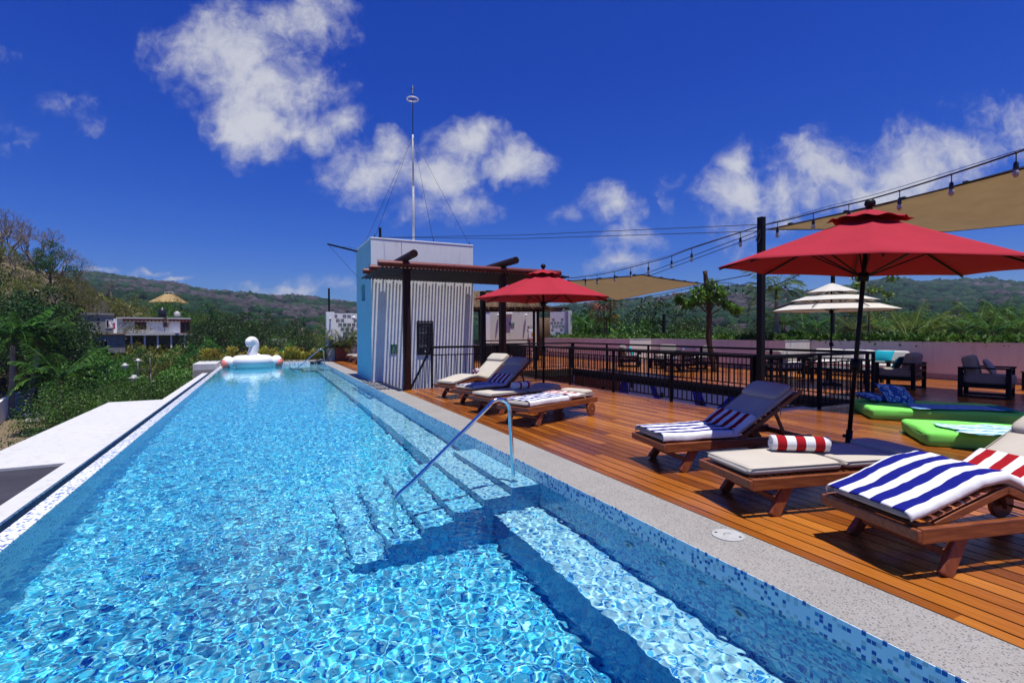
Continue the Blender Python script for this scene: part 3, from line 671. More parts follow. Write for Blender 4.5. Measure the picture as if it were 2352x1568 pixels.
l5,f5,b5=lounger('lounger with raised shaded back and blue striped towel beside the tall black post',4.00,4.56,-12,back=R(32))
l6,f6,b6=lounger('flat beige lounger with a fat rolled red striped towel at its middle',3.70,3.22,-14)
l7,f7,b7=lounger('nearest lounger with arched knee section under a large blue striped towel',3.72,2.03,-14,back=R(27),knee=.20)
towel('beach_towel','blue and white striped towel spread over the second lounger from the tower',l2,f2+b2_[1:],.04,1.02,MT['tw_blue2'],.37,seed=2,group='blue striped towels')
towel('beach_towel','dark red striped towel folded at the seat of the second lounger from the tower',l2,f2+b2_[1:],.98,1.30,MT['tw_red'],.33,seed=3,lift=.10,group='red striped towels')
towel('beach_towel','blue and white striped towel on the flat lounger beside the curved handrail',l4,f4+b4[1:],.04,1.22,MT['tw_blue2'],.40,seed=4,skew=.05,group='blue striped towels')
towel('beach_towel','red and white striped towel across the middle of the flat lounger beside the curved handrail',l4,f4+b4[1:],1.12,1.46,MT['tw_red'],.37,seed=5,lift=.105,group='red striped towels')
towel('beach_towel','blue and white striped towel half in shade on the lounger beside the tall black post',l5,f5+b5[1:],-.01,1.0,MT['tw_blue2'],.39,seed=6,group='blue striped towels')
towel('beach_towel','red and white striped towel at the seat of the lounger beside the tall black post',l5,f5+b5[1:],.95,1.28,MT['tw_red'],.36,seed=7,lift=.105,group='red striped towels')
towel('beach_towel','large blue and white striped towel arched over the knee section of the nearest lounger',l7,f7,-.02,1.16,MT['tw_blue'],.37,seed=8,loose=1.3,group='blue striped towels')
towel('beach_towel','red and white striped towel in the seat of the nearest lounger behind the arched towel',l7,f7[3:]+b7[1:],.28,.78,MT['tw_red'],.35,seed=9,lift=.10,group='red striped towels')
def roll(label,p,ang,L,r,m):
    n=7; vs=[];fs=[]; K=150; turns=6
    for i in range(n+1):
        x=-L/2+L*i/n
        for k in range(K+1):
            a=2*math.pi*turns*k/K; rr=r*(.14+.86*k/K)+.003*math.sin(a*2+i*.5)
            vs.append((x+.004*math.sin(a*3)*(1 if i in(0,n) else 0),rr*math.cos(a),rr*math.sin(a)*.93))
    for i in range(n):
        for k in range(K): fs.append((i*(K+1)+k,i*(K+1)+k+1,(i+1)*(K+1)+k+1,(i+1)*(K+1)+k))
    o=mk('rolled_towel',vs,fs,m,None,True); sd=o.modifiers.new('t','SOLIDIFY'); sd.thickness=.010; sd.offset=0
    o.location=p; o.rotation_euler=(0,0,R(ang)); return tag(o,label,'rolled towel','rolled towels on the loungers')
def loc(t_,x,y,z):
    a=t_.rotation_euler.z; c,s=math.cos(a),math.sin(a); return Vector((t_.location.x+x*c-y*s,t_.location.y+x*s+y*c,z))
q=(atz(2065,991,.50)); 
roll('fat rolled towel with broad red and white bands on the flat beige lounger',Vector((atz(1930,1003,.5).x*.5+atz(2150,1020,.5).x*.5-.62,atz(1930,1003,.5).y*.5+atz(2150,1020,.5).y*.5-.0,.505)) if False else loc(l6,.88,.08,.50),-38,.50,.078,MT['tw_roll_red'])
roll('rolled white towel with red edge, seen end on, on the third lounger from the tower',loc(l3,.98,-.10,.495),10,.42,.075,MT['tw_roll_w'])
roll('small rolled dark striped towel on the lounger nearest the tower',loc(l1,1.02,-.02,.60),60,.40,.065,MT['tw_roll_b'])
# two loungers behind the tower
R2z=lambda x,y:((700+x*.29787)*.6125,(1000+y*.29787)*.6125)
for i,(x,y) in enumerate([(4.0,27.9),(4.05,26.4)]):
    lounger(['far low lounger with beige cushion behind the tower beside the potted palm','far low lounger partly hidden behind the tower, in front of the breeze block wall'][i],x,y,8)
# ================================================================== umbrellas
def canopy(r,z0,z1,n=8,sub=10,ring=12,sag=.10,rot=0.0,r0=.0,scal=.02):
    """ribbed canopy with sagging panels and a scalloped hem"""
    K=n*sub; vs=[];fs=[]
    for i in range(ring+1):
        t_=i/ring
        for k in range(K):
            a=2*math.pi*k/K+rot; f=(k%sub)/sub; edge=math.cos(math.pi/n)/math.cos((f-.5)*2*math.pi/n); s=math.sin(f*math.pi)
            rr=(r0+(r-r0)*t_)*edge/1.0/ (math.cos(math.pi/n)/math.cos(-math.pi/n)) 
            rr*=1-.03*s*t_
            z=z1+(z0-z1)*(t_**1.0)-sag*s*t_*(1-t_)*1.1+scal*s*max(0,t_-.85)/.15*.55
            vs.append((rr*math.cos(a),rr*math.sin(a),z))
    for i in range(ring):
        for k in range(K):
            l=(k+1)%K; fs.append((i*K+k,(i+1)*K+k,(i+1)*K+l,i*K+l))
    return vs,fs
def umbrella(label,x,y,z1,r,drop,m,rot,lean=(0,0),tiers=1,group='market umbrellas on the deck'):
    t_=thing('market_umbrella',label,'umbrella',(x,y,0),0,group); t_.rotation_euler=(lean[0],lean[1],0)
    z0=z1-drop
    if tiers==1:
        vs,fs=canopy(r,z0,z1-.06,rot=rot); c=mk('canopy',vs,fs,m,t_,True); sd=c.modifiers.new('t','SOLIDIFY'); sd.thickness=.004
        vs,fs=canopy(r*.26,z1-drop*.26+.035,z1,rot=rot,ring=6,sag=.03,scal=.03); c2=mk('vent',vs,fs,m,t_,True); sd=c2.modifiers.new('t','SOLIDIFY'); sd.thickness=.004
        for i,v in enumerate(c2.data.vertices): v.co.z+=.012*math.sin(math.atan2(v.co.y,v.co.x)*11)*(i/560)**2
    else:
        for (a,b,dz) in ((.0,.42,.10),(.36,.70,.03),(.64,1.0,-.05)):
            vs,fs=canopy(r*b,z1-drop*b+dz-.03,z1-drop*a+dz-.06*(a>0),rot=rot,r0=r*a,sag=.03,scal=.03,ring=8); c=mk('canopy_tier',vs,fs,m,t_,True); sd=c.modifiers.new('t','SOLIDIFY'); sd.thickness=.004
            vs,fs=canopy(r*b*1.004,z1-drop*b+dz-.05,z1-drop*b+dz-.028,rot=rot,r0=r*b*.99,sag=0,scal=.03,ring=1); c=mk('dark_trim',vs,fs,MT['blackp'],t_,True); sd=c.modifiers.new('t','SOLIDIFY'); sd.thickness=.006
    for k in range(8):
        a=rot+k*math.pi/4
        MB().bar((.03*math.cos(a),.03*math.sin(a),z1-.10),(r*.985*math.cos(a),r*.985*math.sin(a),z0+.0-.022),.014,.02).build('rib',MT['black'],t_)
        MB().bar((.035*math.cos(a),.035*math.sin(a),z0-.10),(r*.5*math.cos(a),r*.5*math.sin(a),z1-drop*.47-.085),.012,.014).build('strut',MT['black'],t_)
    MB().tube([(0,0,.02),(0,0,z1-.02)],.024,14).build('pole',MT['black'],t_,True)
    MB().tube([(0,0,.02),(0,0,.42)],.034,14).build('base_sleeve',MT['black'],t_,True); MB().tube([(-.035,0,.36),(-.085,0,.36)],.012,8).tube([(-.085,0,.345),(-.085,0,.375)],.022,10).build('knob',MT['black'],t_,True)
    MB().lathe([(.0,0),(.28,0),(.30,.02),(.29,.05),(.1,.075),(.045,.10),(.0,.10)],(0,0,0),28).build('base',MT['black'],t_,True)
    MB().lathe([(.03,z0-.16),(.055,z0-.15),(.055,z0-.06),(.03,z0-.05)],(0,0,0),14).build('lower_hub',MT['black'],t_,True); MB().lathe([(.03,z1-.16),(.06,z1-.15),(.06,z1-.08),(.03,z1-.07)],(0,0,0),14).build('upper_hub',MT['black'],t_,True)
    MB().ell((0,0,z1+.055),(.055,.055,.052)).lathe([(.03,z1-.01),(.02,z1+.03)],(0,0,0),10).build('finial',MT['black'],t_,True)
    MB().lathe([(.026,1.12),(.05,1.13),(.05,1.24),(.026,1.25)],(0,0,0),12).tube([(.04,0,1.18),(.11,0,1.18),(.12,0,1.14)],.009,8).build('crank',MT['black'],t_,True)
    return t_
umbrella('large near red market umbrella with black pole shading the loungers and green mattresses',6.08,3.52,2.95,1.56,.66,MT['red'],R(34),(R(3.9),R(.9)))
umbrella('smaller looking far red market umbrella in front of the pergola',5.42,9.45,2.93,1.5,.66,MT['red'],R(32))
pu=at(1909,800,14.6); umbrella('white three tiered market umbrella with black trim above the lounge sofa',pu.x,pu.y,2.86,1.68,.63,MT['white'],R(16),(0,0),3)
# ================================================================== shade sails
def sail(label,A,B,C,D,m,sag=.25,curve=.10):
    A,B,C,D=[Vector(q) for q in(A,B,C,D)]; n=24; vs=[]
    for j in range(n+1):
        for i in range(n+1):
            u,v=i/n,j/n
            p=(A*(1-u)+B*u)*(1-v)+(D*(1-u)+C*u)*v; ctr=(A+B+C+D)/4
            k=curve*(4*u*(1-u)*(1-2*min(v,1-v))**2+4*v*(1-v)*(1-2*min(u,1-u))**2)
            p=p.lerp(ctr,k*.5); p.z-=sag*16*u*(1-u)*v*(1-v)*.35+sag*.0
            vs.append(p)
    fs=[(j*(n+1)+i,j*(n+1)+i+1,(j+1)*(n+1)+i+1,(j+1)*(n+1)+i) for j in range(n) for i in range(n)]
    c=A.copy(); t_=thing('shade_sail',label,'shade sail',c,0,'tan shade sails over the terrace')
    o=mk('cloth',[v-c for v in vs],fs,m,t_,True); sd=o.modifiers.new('t','SOLIDIFY'); sd.thickness=.006
    e=[vs[i] for i in range(n+1)]+[vs[j*(n+1)+n] for j in range(1,n+1)]+[vs[n*(n+1)+i] for i in range(n-1,-1,-1)]+[vs[j*(n+1)] for j in range(n-1,0,-1)]
    MB().tube([v-c for v in e],.016,6,closed=True).build('dark_hem',MT['maroondk'],t_)
    for i in range(2,n,5):
        for q in (vs[i],vs[i*(n+1)]): MB().box(q-c+Vector((0,0,.02)),(.07,.07,.03)).build('clip',MT['blackp'],t_)
    return t_
SA=at(1764,527,10.4); SD=at(2480,352,7.2)
sail('large tan shade sail stretching off to the right above the near red umbrella',SA,(16.7,7.1,4.25),(17.6,2.0,4.0),SD,MT['tan'],.45,.12)
sail('tan shade sail stretched between the two red umbrellas above the courtyard railings',at(1476,631,13.6),at(1612,651,17.0),at(1415,690,21.0),at(1290,646,16.5),MT['tan'],.55,.10)
# ================================================================== cables and light strings
def pxpath(pts): return [at(x,y,d) for x,y,d in pts]
def smooth(pts,k=6):
    out=[]
    P_=[pts[0]]+pts+[pts[-1]]
    for i in range(1,len(P_)-2):
        for j in range(k):
            t_=j/k; a,b,c,d=P_[i-1],P_[i],P_[i+1],P_[i+2]
            out.append(.5*((2*b)+(c-a)*t_+(2*a-5*b+4*c-d)*t_*t_+(3*b-a-3*c+d)*t_**3))
    out.append(P_[-2]); return out
MT['bulb']=M('clear_bulb_glass',(.30,.31,.32),.08,.02,5); 
def light_string(label,pts,bulbs,rad=.009,bs=1.0):
    c=pts[0].copy(); t_=thing('string_lights',label,'string lights',c,0,'festoon light strings')
    sm=smooth(pts); MB().tube([p-c for p in sm],rad,6).build('cable',MT['blackp'],t_)
    MB().tube([p-c+Vector((0,0,.05*math.sin(math.pi*i/len(sm)))) for i,p in enumerate(sm)],rad*.35,4).build('support_wire',MT['darksteel'],t_)
    first=None; cum=[0]
    for a,b in zip(sm[:-1],sm[1:]): cum.append(cum[-1]+(b-a).length)
    for k in range(bulbs):
        s=cum[-1]*(k+.6)/bulbs
        i=max(j for j in range(len(cum)) if cum[j]<=s); p=sm[min(i,len(sm)-1)]-c
        if first is None:
            so=MB().tube([(0,0,0),(.004,0,-.09*bs)],.006,6).lathe([(.022*bs,-.165*bs),(.024*bs,-.16*bs),(.02*bs,-.10*bs),(.008,-.085*bs)],(0,0,0),10).lathe([(.012,-.012),(.014,.012)],(0,0,0),8).build('socket',MT['blackp'],t_,True)
            bu=MB().lathe([(.004,-.25*bs),(.018*bs,-.24*bs),(.028*bs,-.215*bs),(.026*bs,-.19*bs),(.016*bs,-.165*bs)],(0,0,0),12).build('bulb',MT['bulb'],so,True); first=so
        else:
            so=first.copy(); COL.objects.link(so); bu=first.children[0].copy(); COL.objects.link(bu); bu.parent=so
        so.location=p
    return t_
PT=Vector((8.2,6.28,3.50)); Z8=lambda x,y,d: at(1617+.3125*x,318.5+.3125*y,d)
light_string('festoon light string rising from the tall black post to the upper right corner',[PT]+[Z8(*q) for q in ((620,595,8.6),(905,520,8.0),(1240,440,7.3),(1655,315,6.6),(2160,150,5.8),(2480,40,5.3))],6,.011,1.1)
Z7=lambda x,y,d: at((2100+x*.38265)*.6125,(960+y*.38265)*.6125,d)
light_string('festoon light string sagging from the tall black post to the pergola end',[PT]+[Z7(*q) for q in ((1290,-75,10.2),(1060,12,11.2),(830,75,12.2),(628,128,13.2),(447,170,14.2),(280,197,15.2),(100,215,16.2))]+[Vector((8.35,13.7,3.42))],9,.011,1.1)
light_string('lower festoon string running between the small far posts behind the leaning trunk',[Z7(*q) for q in ((-60,470,20),(300,450,20),(600,435,19.5),(880,395,19),(1015,372,18.5),(1230,325,18),(1480,275,17),(1650,268,16),(1760,295,15),(1870,262,14),(2050,300,14),(2350,180,13.5))],14,.012,1.2)
def cable(label,pts,r=.007): 
    c=pts[0].copy(); o=MB().tube([p-c for p in pts],r,5).build('cable',MT['blackp'],None); o.location=c; return tag(o,label,'cable','thin cables above the deck')
hp_=Vector((hp.location.x+.05,16.5,TZ+.06))
cable('thin black cable from the short tower post to the tall black post, upper of two',[hp_,hp_.lerp(PT,.5)-Vector((0,0,.05)),PT+Vector((0,0,.02))])
cable('thin black cable from the short tower post to the tall black post, lower of two',[hp_,hp_.lerp(PT,.5)-Vector((0,0,.14)),PT-Vector((0,0,.10))])
cable('short cable joining the near shade sail tip to the tall black post',[PT-Vector((0,0,.05)),SA],.008)
cable('cable from the tall black post down to the peak of the far shade sail',[PT-Vector((0,0,.08)),at(1476,631,13.6)],.008)
cable('second cable from the tall black post along the far shade sail edge',[PT-Vector((0,0,.16)),at(1490,634,13.9),at(1612,651,17.0)],.008)
cable('twisted strap from the far shade sail tip to the post behind the near umbrella',[at(1612,651,17.0),Z7(1600,235,15.5),Z7(1870,182,14)],.014)
cable('thin cable along the upper edge of the near shade sail',[PT-Vector((0,0,.1)),Z8(620,635,9.4),Z8(1280,500,8.4),Z8(2352,205,7.0)],.007)
tk=MB().tube([(0,0,0),(.02,0,-.12),(-.03,.01,-.25)],.012,6).tube([(0,0,0),(-.05,0,-.1),(-.1,0,-.22)],.008,6).build('cable_tail',MT['blackp'],None); tk.location=(8.12,6.25,3.42); tag(tk,'loose black cable ends hanging from the top of the tall black post','cable')
# ================================================================== pool fittings
def handrail(label,x0,x1,y,z0,zt,zw):
    t_=thing('pool_handrail',label,'handrail',(x0,y,z0)); pts=[]
    pts.append((0,0,0)); pts.append((-.03,0,(zt-z0)*.55)); 
    cx=-.12; r=.10
    n=9; top=zt-z0-.035
    pts.append((-.045,0,top-.15))
    for k in range(n+1):
        a=math.pi*(k/n)*.80; pts.append((-.045-.14+.14*math.cos(a),0,top-.10+.14*math.sin(a)))
    ex=x1-x0; ez=zw-z0; lx,ly,lz=pts[-1]
    for k in range(1,8): pts.append((lx+(ex-lx)*k/7,0,lz+(ez-lz)*k/7))
    pts.append((ex-.02,0,ez-.25)); pts.append((ex+.0,0,-1.1))
    MB().tube(smooth([Vector(p) for p in pts],4),.022,16).build('tube',MT['chrome'],t_,True)
    MB().lathe([(.0,.0),(.052,.0),(.055,.008),(.045,.018),(.03,.022),(.0,.022)],(0,0,0),24).build('flange',MT['chrome'],t_,True)
    return t_
handrail('curved polished steel handrail standing on the near pool steps',2.58,1.22,5.20,-.185,.80,WL)
handrail('far polished steel handrail at the end of the pool beside the depth sign',2.60,1.30,25.3,-.185,.80,WL)
dr=thing('skimmer_lid','round grey skimmer lid set in the pebbled coping','drain cover',(3.19,2.72,.001))
MB().lathe([(.0,.0),(.118,.0),(.118,.006),(.11,.008),(.108,.0055),(.0,.0055)],(0,0,0),40).build('lid',MT['grey'],dr)
MB().tube([(.03*math.cos(a),.03*math.sin(a),.006) for a in [i*.3 for i in range(11)]],.002,4).build('grip_mark',MT['blackp'],dr)
for s in(-1,1): MB().box((s*.045,-s*.075,.0065),(.018,.018,.003),.6).build('key_hole',MT['blackp'],dr)
# jets in the pool wall
RB=lambda x,y:((1700+x*.5102)*.6125,(1800+y*.5102)*.6125)
for i,(y,z,r) in enumerate([(4.55,-.62,.035),(3.42,-.45,.045),(3.02,-.42,.033),(2.62,-.36,.025),(2.30,-.46,.052),(7.6,-.5,.035),(10.2,-.5,.035)]):
    j=thing('pool_jet','round white water jet fitting on the blue tiled pool wall below the coping','pool jet',(PX1,y,z),0,'water jets in the right pool wall')
    mm=Matrix.Rotation(R(-90),3,'Y'); MB().lathe([(r*1.25,0),(r*1.25,.008),(r*.8,.02),(r*.55,.012)],(-.001,0,0),20,mm).build('ring',MT['whitep'],j,True); MB().lathe([(r*.5,.0),(r*.5,.012)],(-.002,0,0),14,mm).build('nozzle',MT['blackp'],j)
# depth sign
ds=thing('depth_sign','small black pool depth sign with white numerals on the far pool wall','sign',(2.2,PY1-.012,.0))
ds.location=(atY(1035,829,PY1).x+.0,PY1-.012,-.065)
xa=atY(1163*.6125,829,PY1).x; xb=atY(1204*.6125,829,PY1).x; wsg=xb-xa; ds.location.x=(xa+xb)/2
MB().box((0,0,0),(wsg,.012,.15)).build('panel',MT['blackp'],ds); text('POOL DEPTH','depth_text',.055,MT['greytext'],ds,(0,-.0075,.045),r9); text('4\' 5"','depth_text',.095,MT['red_text'],ds,(0,-.0075,-.03),r9)
# ================================================================== pool float
MT['vinyl']=M('white_vinyl',(.86,.84,.83),.4,.03,2); MT['pinkv']=M('pink_vinyl',(.70,.22,.18),.35,.25,3)
fl=thing('swan_float','large white inflatable swan float with pink tipped wings at the far end of the pool','pool float',(-.50,28.75,WL),R(4)); fl.location.z+=.03; fl.scale=(1.07,1.07,1.05)
m=MB(); 
ring=[(.62*math.cos(a),.52*math.sin(a),.25) for a in [i*math.pi/18 for i in range(36)]]
m.tube(ring,.29,16,closed=True); m.ell((0,0,.16),(.6,.5,.12)); m.build('body_ring',MT['vinyl'],fl,True)
nk=[(0.0,-.30,.30),(-.03,-.30,.55),(.03,-.28,.85),(.07,-.27,1.05),(.04,-.30,1.20),(-.05,-.34,1.26),(-.14,-.38,1.20),(-.17,-.42,1.08),(-.165,-.44,.98)]
MB().tube(smooth([Vector(p) for p in nk],5),[.22-.0012*i if i<32 else .18-.011*(i-32) for i in range(41)],18).build('neck',MT['vinyl'],fl,True)
MB().ell((.12,.16,.48),(.26,.16,.16)).build('tail',MT['vinyl'],fl,True)
for s in(-1,1):
    wq=MB().ell((s*1.0,-.05,.22),(.27,.30,.31),Matrix.Rotation(s*.35,3,'Y')).build('wing',MT['vinyl'],fl,True)
    MB().ell((s*1.095,-.13,.15),(.215,.24,.25),Matrix.Rotation(s*.5,3,'Y')).build('wing_tip',MT['pinkv'],wq,True)
for x in (-.45,.42): MB().lathe([(.03,.42),(.035,.46),(.02,.47)],(x,-.1,0),10).build('valve',MT['blackp'],fl)
# ================================================================== lounge furniture
def padbox(c,d,rot=None,r=None,puff=.018):
    """upholstered block: rounded edges, slightly domed faces"""
    r=r or min(d)*.30; h=[k/2 for k in d]; m=MB(); key={}; vs=[]; fs=[]
    def axis(hh,n): return sorted(set([-hh,-hh+r*.12,-hh+r*.35,-hh+r*.7,-hh+r]+[(-hh+r)+(2*hh-2*r)*i/n for i in range(n+1)]+[hh-r*.7,hh-r*.35,hh-r*.12,hh]))
    A=[axis(h[0],10),axis(h[1],8),axis(h[2],2)]
    def vid(p):
        k=tuple(round(q,5) for q in p)
        if k not in key:
            q=Vector(p); inn=Vector([max(-h[i]+r,min(h[i]-r,p[i])) for i in range(3)]); dd=q-inn
            if dd.length>1e-9: q=inn+dd.normalized()*r
            e=[1-(abs(q[i])/h[i])**2 for i in range(3)]; q.z+=math.copysign(puff*max(0,e[0])**.5*max(0,e[1])**.5,q.z) if abs(q.z)>h[2]*.5 else 0
            q.x+=math.copysign(.01*max(0,e[1])*max(0,e[2]),q.x) if abs(q.x)>h[0]*.9 else 0
            key[k]=len(vs); vs.append(Vector(c)+(rot@q if rot is not None else q))
        return key[k]
    for ax in range(3):
        u,v=[i for i in range(3) if i!=ax]
        for s in(-1,1):
            for i in range(len(A[u])-1):
                for j in range(len(A[v])-1):
                    f=[]
                    for a,b in ((i,j),(i+1,j),(i+1,j+1),(i,j+1)):
                        p=[0,0,0]; p[ax]=s*h[ax]; p[u]=A[u][a]; p[v]=A[v][b]; f.append(vid(p))
                    if (s>0)!=(ax!=1): f=f[::-1]
                    fs.append(f)
    return m.add(vs,fs)
def soft(c,d,rx=0,ry=0,rz=0,p=3.0,nu=18,nv=12):
    """plump cushion: superellipsoid box"""
    return padbox(c,d,Matrix.Rotation(rz,3,'Z')@Matrix.Rotation(ry,3,'Y')@Matrix.Rotation(rx,3,'X'))
    m=MB(); rot=None; vs=[];fs=[]
    f=lambda v,e: math.copysign(abs(v)**e,v)
    for i in range(nv+1):
        t_=-math.pi/2+math.pi*i/nv
        for k in range(nu*2):
            a=math.pi*k/nu; v=Vector((d[0]/2*f(math.cos(t_),.12)*f(math.cos(a),.22),d[1]/2*f(math.cos(t_),.12)*f(math.sin(a),.22),d[2]/2*f(math.sin(t_),.6)))
            v.z*=1-.0*abs(v.x)
            vs.append(Vector(c)+rot@v)
    n=nu*2
    for i in range(nv):
        for k in range(n):
            l=(k+1)%n; fs.append((i*n+k,i*n+l,(i+1)*n+l,(i+1)*n+k))
    return m.add(vs,fs)
def armchair(label,x,y,head,m=None,w=.86,d=.82,seats=1):
    m=m or MT['taupe']; t_=thing('lounge_chair' if seats==1 else 'sofa',label,'armchair' if seats==1 else 'sofa',(x,y,0),R(head),'black framed lounge chairs' if seats==1 else None)
    W_=w
    for s in(-1,1):
        yy=s*(W_/2-.04)
        MB().b2((-d/2,yy-.065,.60),(d/2,yy+.065,.63)).build('armrest',MT['black'],t_,bevel=.004)
        for xx in(-d/2+.04,d/2-.06): MB().b2((xx-.04,yy-.03,0),(xx+.04,yy+.03,.60)).build('leg',MT['black'],t_,bevel=.003)
        MB().b2((-d/2+.08,yy-.028,0.001),(d/2-.1,yy+.028,.035)).build('foot_bar',MT['black'],t_)
    MB().b2((-d/2+.03,-W_/2+.07,.20),(d/2-.03,W_/2-.07,.29)).build('seat_frame',MT['black'],t_,bevel=.003)
    MB().b2((-d/2,-W_/2+.07,.40),(-d/2+.035,W_/2-.07,.47)).b2((-d/2,-W_/2+.07,.53),(-d/2+.035,W_/2-.07,.598)).build('back_frame',MT['black'],t_)
    sw=(W_-.16)/seats
    for i in range(seats):
        yy=-W_/2+.08+sw*(i+.5)
        soft((.04,yy,.375),(d-.06,sw*.985,.18)).build('seat_cushion',m,t_,True)
        soft((-d/2+.17,yy,.62),(.20,sw*.97,.46),ry=R(-12)).build('back_cushion',m,t_,True)
    t_.scale=(1.14,1.14,1.12) if seats==1 else (1.05,1.05,1.05)
    return t_
def pillow(label,x,y,z,rz,tilt,m,s=(.42,.42),cat='cushion',group='scatter cushions'):
    vs=[];fs=[];n=14
    for sd in(1,-1):
        for j in range(n+1):
            for i in range(n+1):
                u=-1+2*i/n;v=-1+2*j/n; h=.075*((1-u*u)*(1-v*v))**.45; pin=1-.08*(1-abs(u*v))*0-.05*(abs(u)**3*(1-v*v)+abs(v)**3*(1-u*u))
                vs.append((u*s[0]/2*pin,v*s[1]/2*pin,sd*h))
    k=(n+1)**2
    for b_ in(0,1):
        for j in range(n):
            for i in range(n):
                f=(b_*k+j*(n+1)+i,b_*k+j*(n+1)+i+1,b_*k+(j+1)*(n+1)+i+1,b_*k+(j+1)*(n+1)+i); fs.append(f if b_==0 else f[::-1])
    o=mk('scatter_cushion',vs,fs,m,None,True); o.location=(x,y,z); o.rotation_euler=(tilt[0],tilt[1],rz); return tag(o,label,cat,group)
MT['greyc']=fabric('pale_grey_fabric',(.40,.39,.40)); MT['greydk']=fabric('dark_grey_fabric',(.09,.085,.10))
a1=armchair('black framed armchair with taupe cushions and a grey pillow beside the far green mattress',15.4,5.72,-75)
a2=armchair('black framed armchair seen from behind with a dark teal pillow, between sofa and mattresses',15.75,7.72,100)
a3=armchair('black framed armchair with cream cushion lit by sun behind the end of the railing',15.85,11.25,-20,MT['cream'])
so=armchair('long cream cushioned sofa along the terrace wall under the white umbrella',18.42,10.45,180,MT['cream'],w=3.1,d=.9,seats=3)
bb1=armchair('black framed armchair with taupe cushions and a turquoise pillow behind the courtyard railing',14.8,18.0,-45)
bb2=armchair('black framed armchair with a cream back seen from behind, left of the leaning trunk',14.75,14.85,100,MT['cream'])
bb3=armchair('dark armchair just right of the low table and close behind the leaning trunk',16.35,15.3,160)
bb4=armchair('black framed armchair beyond the low table against the white terrace wall',16.6,17.6,215)
a5=armchair('armchair at the right picture edge behind the taupe armchair with grey pillow',17.2,4.1,150)
pillow('turquoise pillow on the armchair behind the courtyard railing',14.80,17.9,.70,R(-45),(0,R(65),0),MT['turq'])
pillow('turquoise pillow in the middle of the long sofa',18.30,9.45,.74,0,(0,R(-62),0),MT['turq'],(.40,.58))
pillow('white and grey striped pillow beside the turquoise one on the long sofa',18.30,10.2,.74,0,(0,R(-62),0),stripes('grey_banded_fabric',[(.25,.23,.28),(.7,.68,.66),(.7,.68,.66),(.35,.34,.36)],1,.13),(.42,.55))
pillow('dark teal pillow leaning in the armchair seen from behind',15.72,7.75,.68,R(100),(0,R(60),0),fabric('teal_fabric',(.01,.09,.15)))
pillow('grey striped pillow on the taupe armchair beside the far green mattress',15.52,5.72,.70,R(-75),(0,R(62),0),stripes('grey_striped_fabric',[(.34,.33,.34),(.46,.45,.46)],1,.045))
pillow('white pillow with dark mark on the sunlit cream armchair',15.95,11.22,.70,R(-20),(0,R(60),0),MT['cream'])
def table(label,x,y,rz,w,d,h=.42):
    t_=thing('coffee_table',label,'coffee table',(x,y,0),R(rz),'low black coffee tables'); MB().box((0,0,h-.015),(w,d,.03)).build('table_top',MT['tabletop'],t_,bevel=.003)
    for a in(-1,1):
        for b_ in(-1,1): MB().box((a*(w/2-.08),b_*(d/2-.05),(h-.03)/2),(.12,.06,h-.03)).build('leg',MT['black'],t_)
    MB().box((0,0,h-.06),(w-.2,d-.1,.05)).build('apron',MT['black'],t_); return t_
MT['tabletop']=M('satin_black_table_top',(.06,.06,.065),.22,.1,4)
table('low black coffee table in front of the long sofa',16.25,9.45,0,1.0,1.7)
table('low black coffee table between the far armchairs behind the railing',15.3,16.4,-10,.9,1.0)
table('small black side table at the right picture edge beyond the armchairs',18.0,5.6,0,.6,.6,.5)
table('small black side table at the dark end of the long sofa',17.9,11.75,0,.55,.55,.60)
# green mattresses
def mattress(label,c,rz,L,W_,h=.19):
    o=soft((0,0,h/2),(L,W_,h),nu=26,nv=14).build('floor_mattress',MT['lime'],None,True)
    for v in o.data.vertices:
        v.co.z+=.008*noise.noise(Vector((v.co.x*4,v.co.y*4,1)))+.010*noise.noise(Vector((v.co.x*1.6,v.co.y*1.6,c[0])))
        v.co.z=max(v.co.z,.001); v.co.x+=.02*noise.noise(Vector((v.co.y*3,v.co.z*9,2))); v.co.y+=.02*noise.noise(Vector((v.co.x*3,v.co.z*9,7)))
    o.location=(c[0],c[1],0); o.rotation_euler=(0,0,R(rz)); tag(o,label,'floor mattress','green floor mattresses')
    MB().tube([(x_*(L/2-.012),y_*(W_/2-.012),h*.80) for x_,y_ in ((-1,-.97),(-.97,-1),(.97,-1),(1,-.97),(1,.97),(.97,1),(-.97,1),(-1,.97))],.006,6,closed=True).build('piping',MT['lime'],o)
    return o
mattress('far green floor mattress with two blue patterned pillows and a long blue towel',(10.9,4.80),-48,2.25,1.42,.20)
mattress('near bright green floor mattress with turquoise striped towel behind the nearest loungers',(9.16,3.19),-50,2.1,1.15,.20)
def leafprint():
    t=NT('blue_leaf_print'); v=t.coord((9,9,9),rot=(0,0,.6)); q=t.n('ShaderNodeTexVoronoi',feature='F1',distance='CHEBYCHEV'); q.inputs['Scale'].default_value=1.0; q.inputs['Randomness'].default_value=.55; t.l(v,q.inputs['Vector'])
    e=t.ramp(q.outputs['Distance'],[(0,(0,0,0)),(.10,(0,0,0)),(.11,(1,1,1)),(.17,(0,0,0)),(.27,(1,1,1)),(.36,(0,0,0))],'CONSTANT')
    t.col(t.mix(e,(.012,.09,.30),(.40,.60,.72))); t.set(Roughness=.9); return t.m
lp=leafprint()
q1=atz(2058,905,.36); pillow('blue pillow with white leaf rings leaning up on the far green mattress',q1.x,q1.y,.36,R(-25),(R(38),R(8),0),lp,(.60,.52))
pillow('smaller blue leaf printed pillow lying at the corner of the far green mattress',atz(2006,912,.29).x,atz(2006,912,.29).y,.29,R(-10),(R(10),R(6),0),lp,(.5,.45))
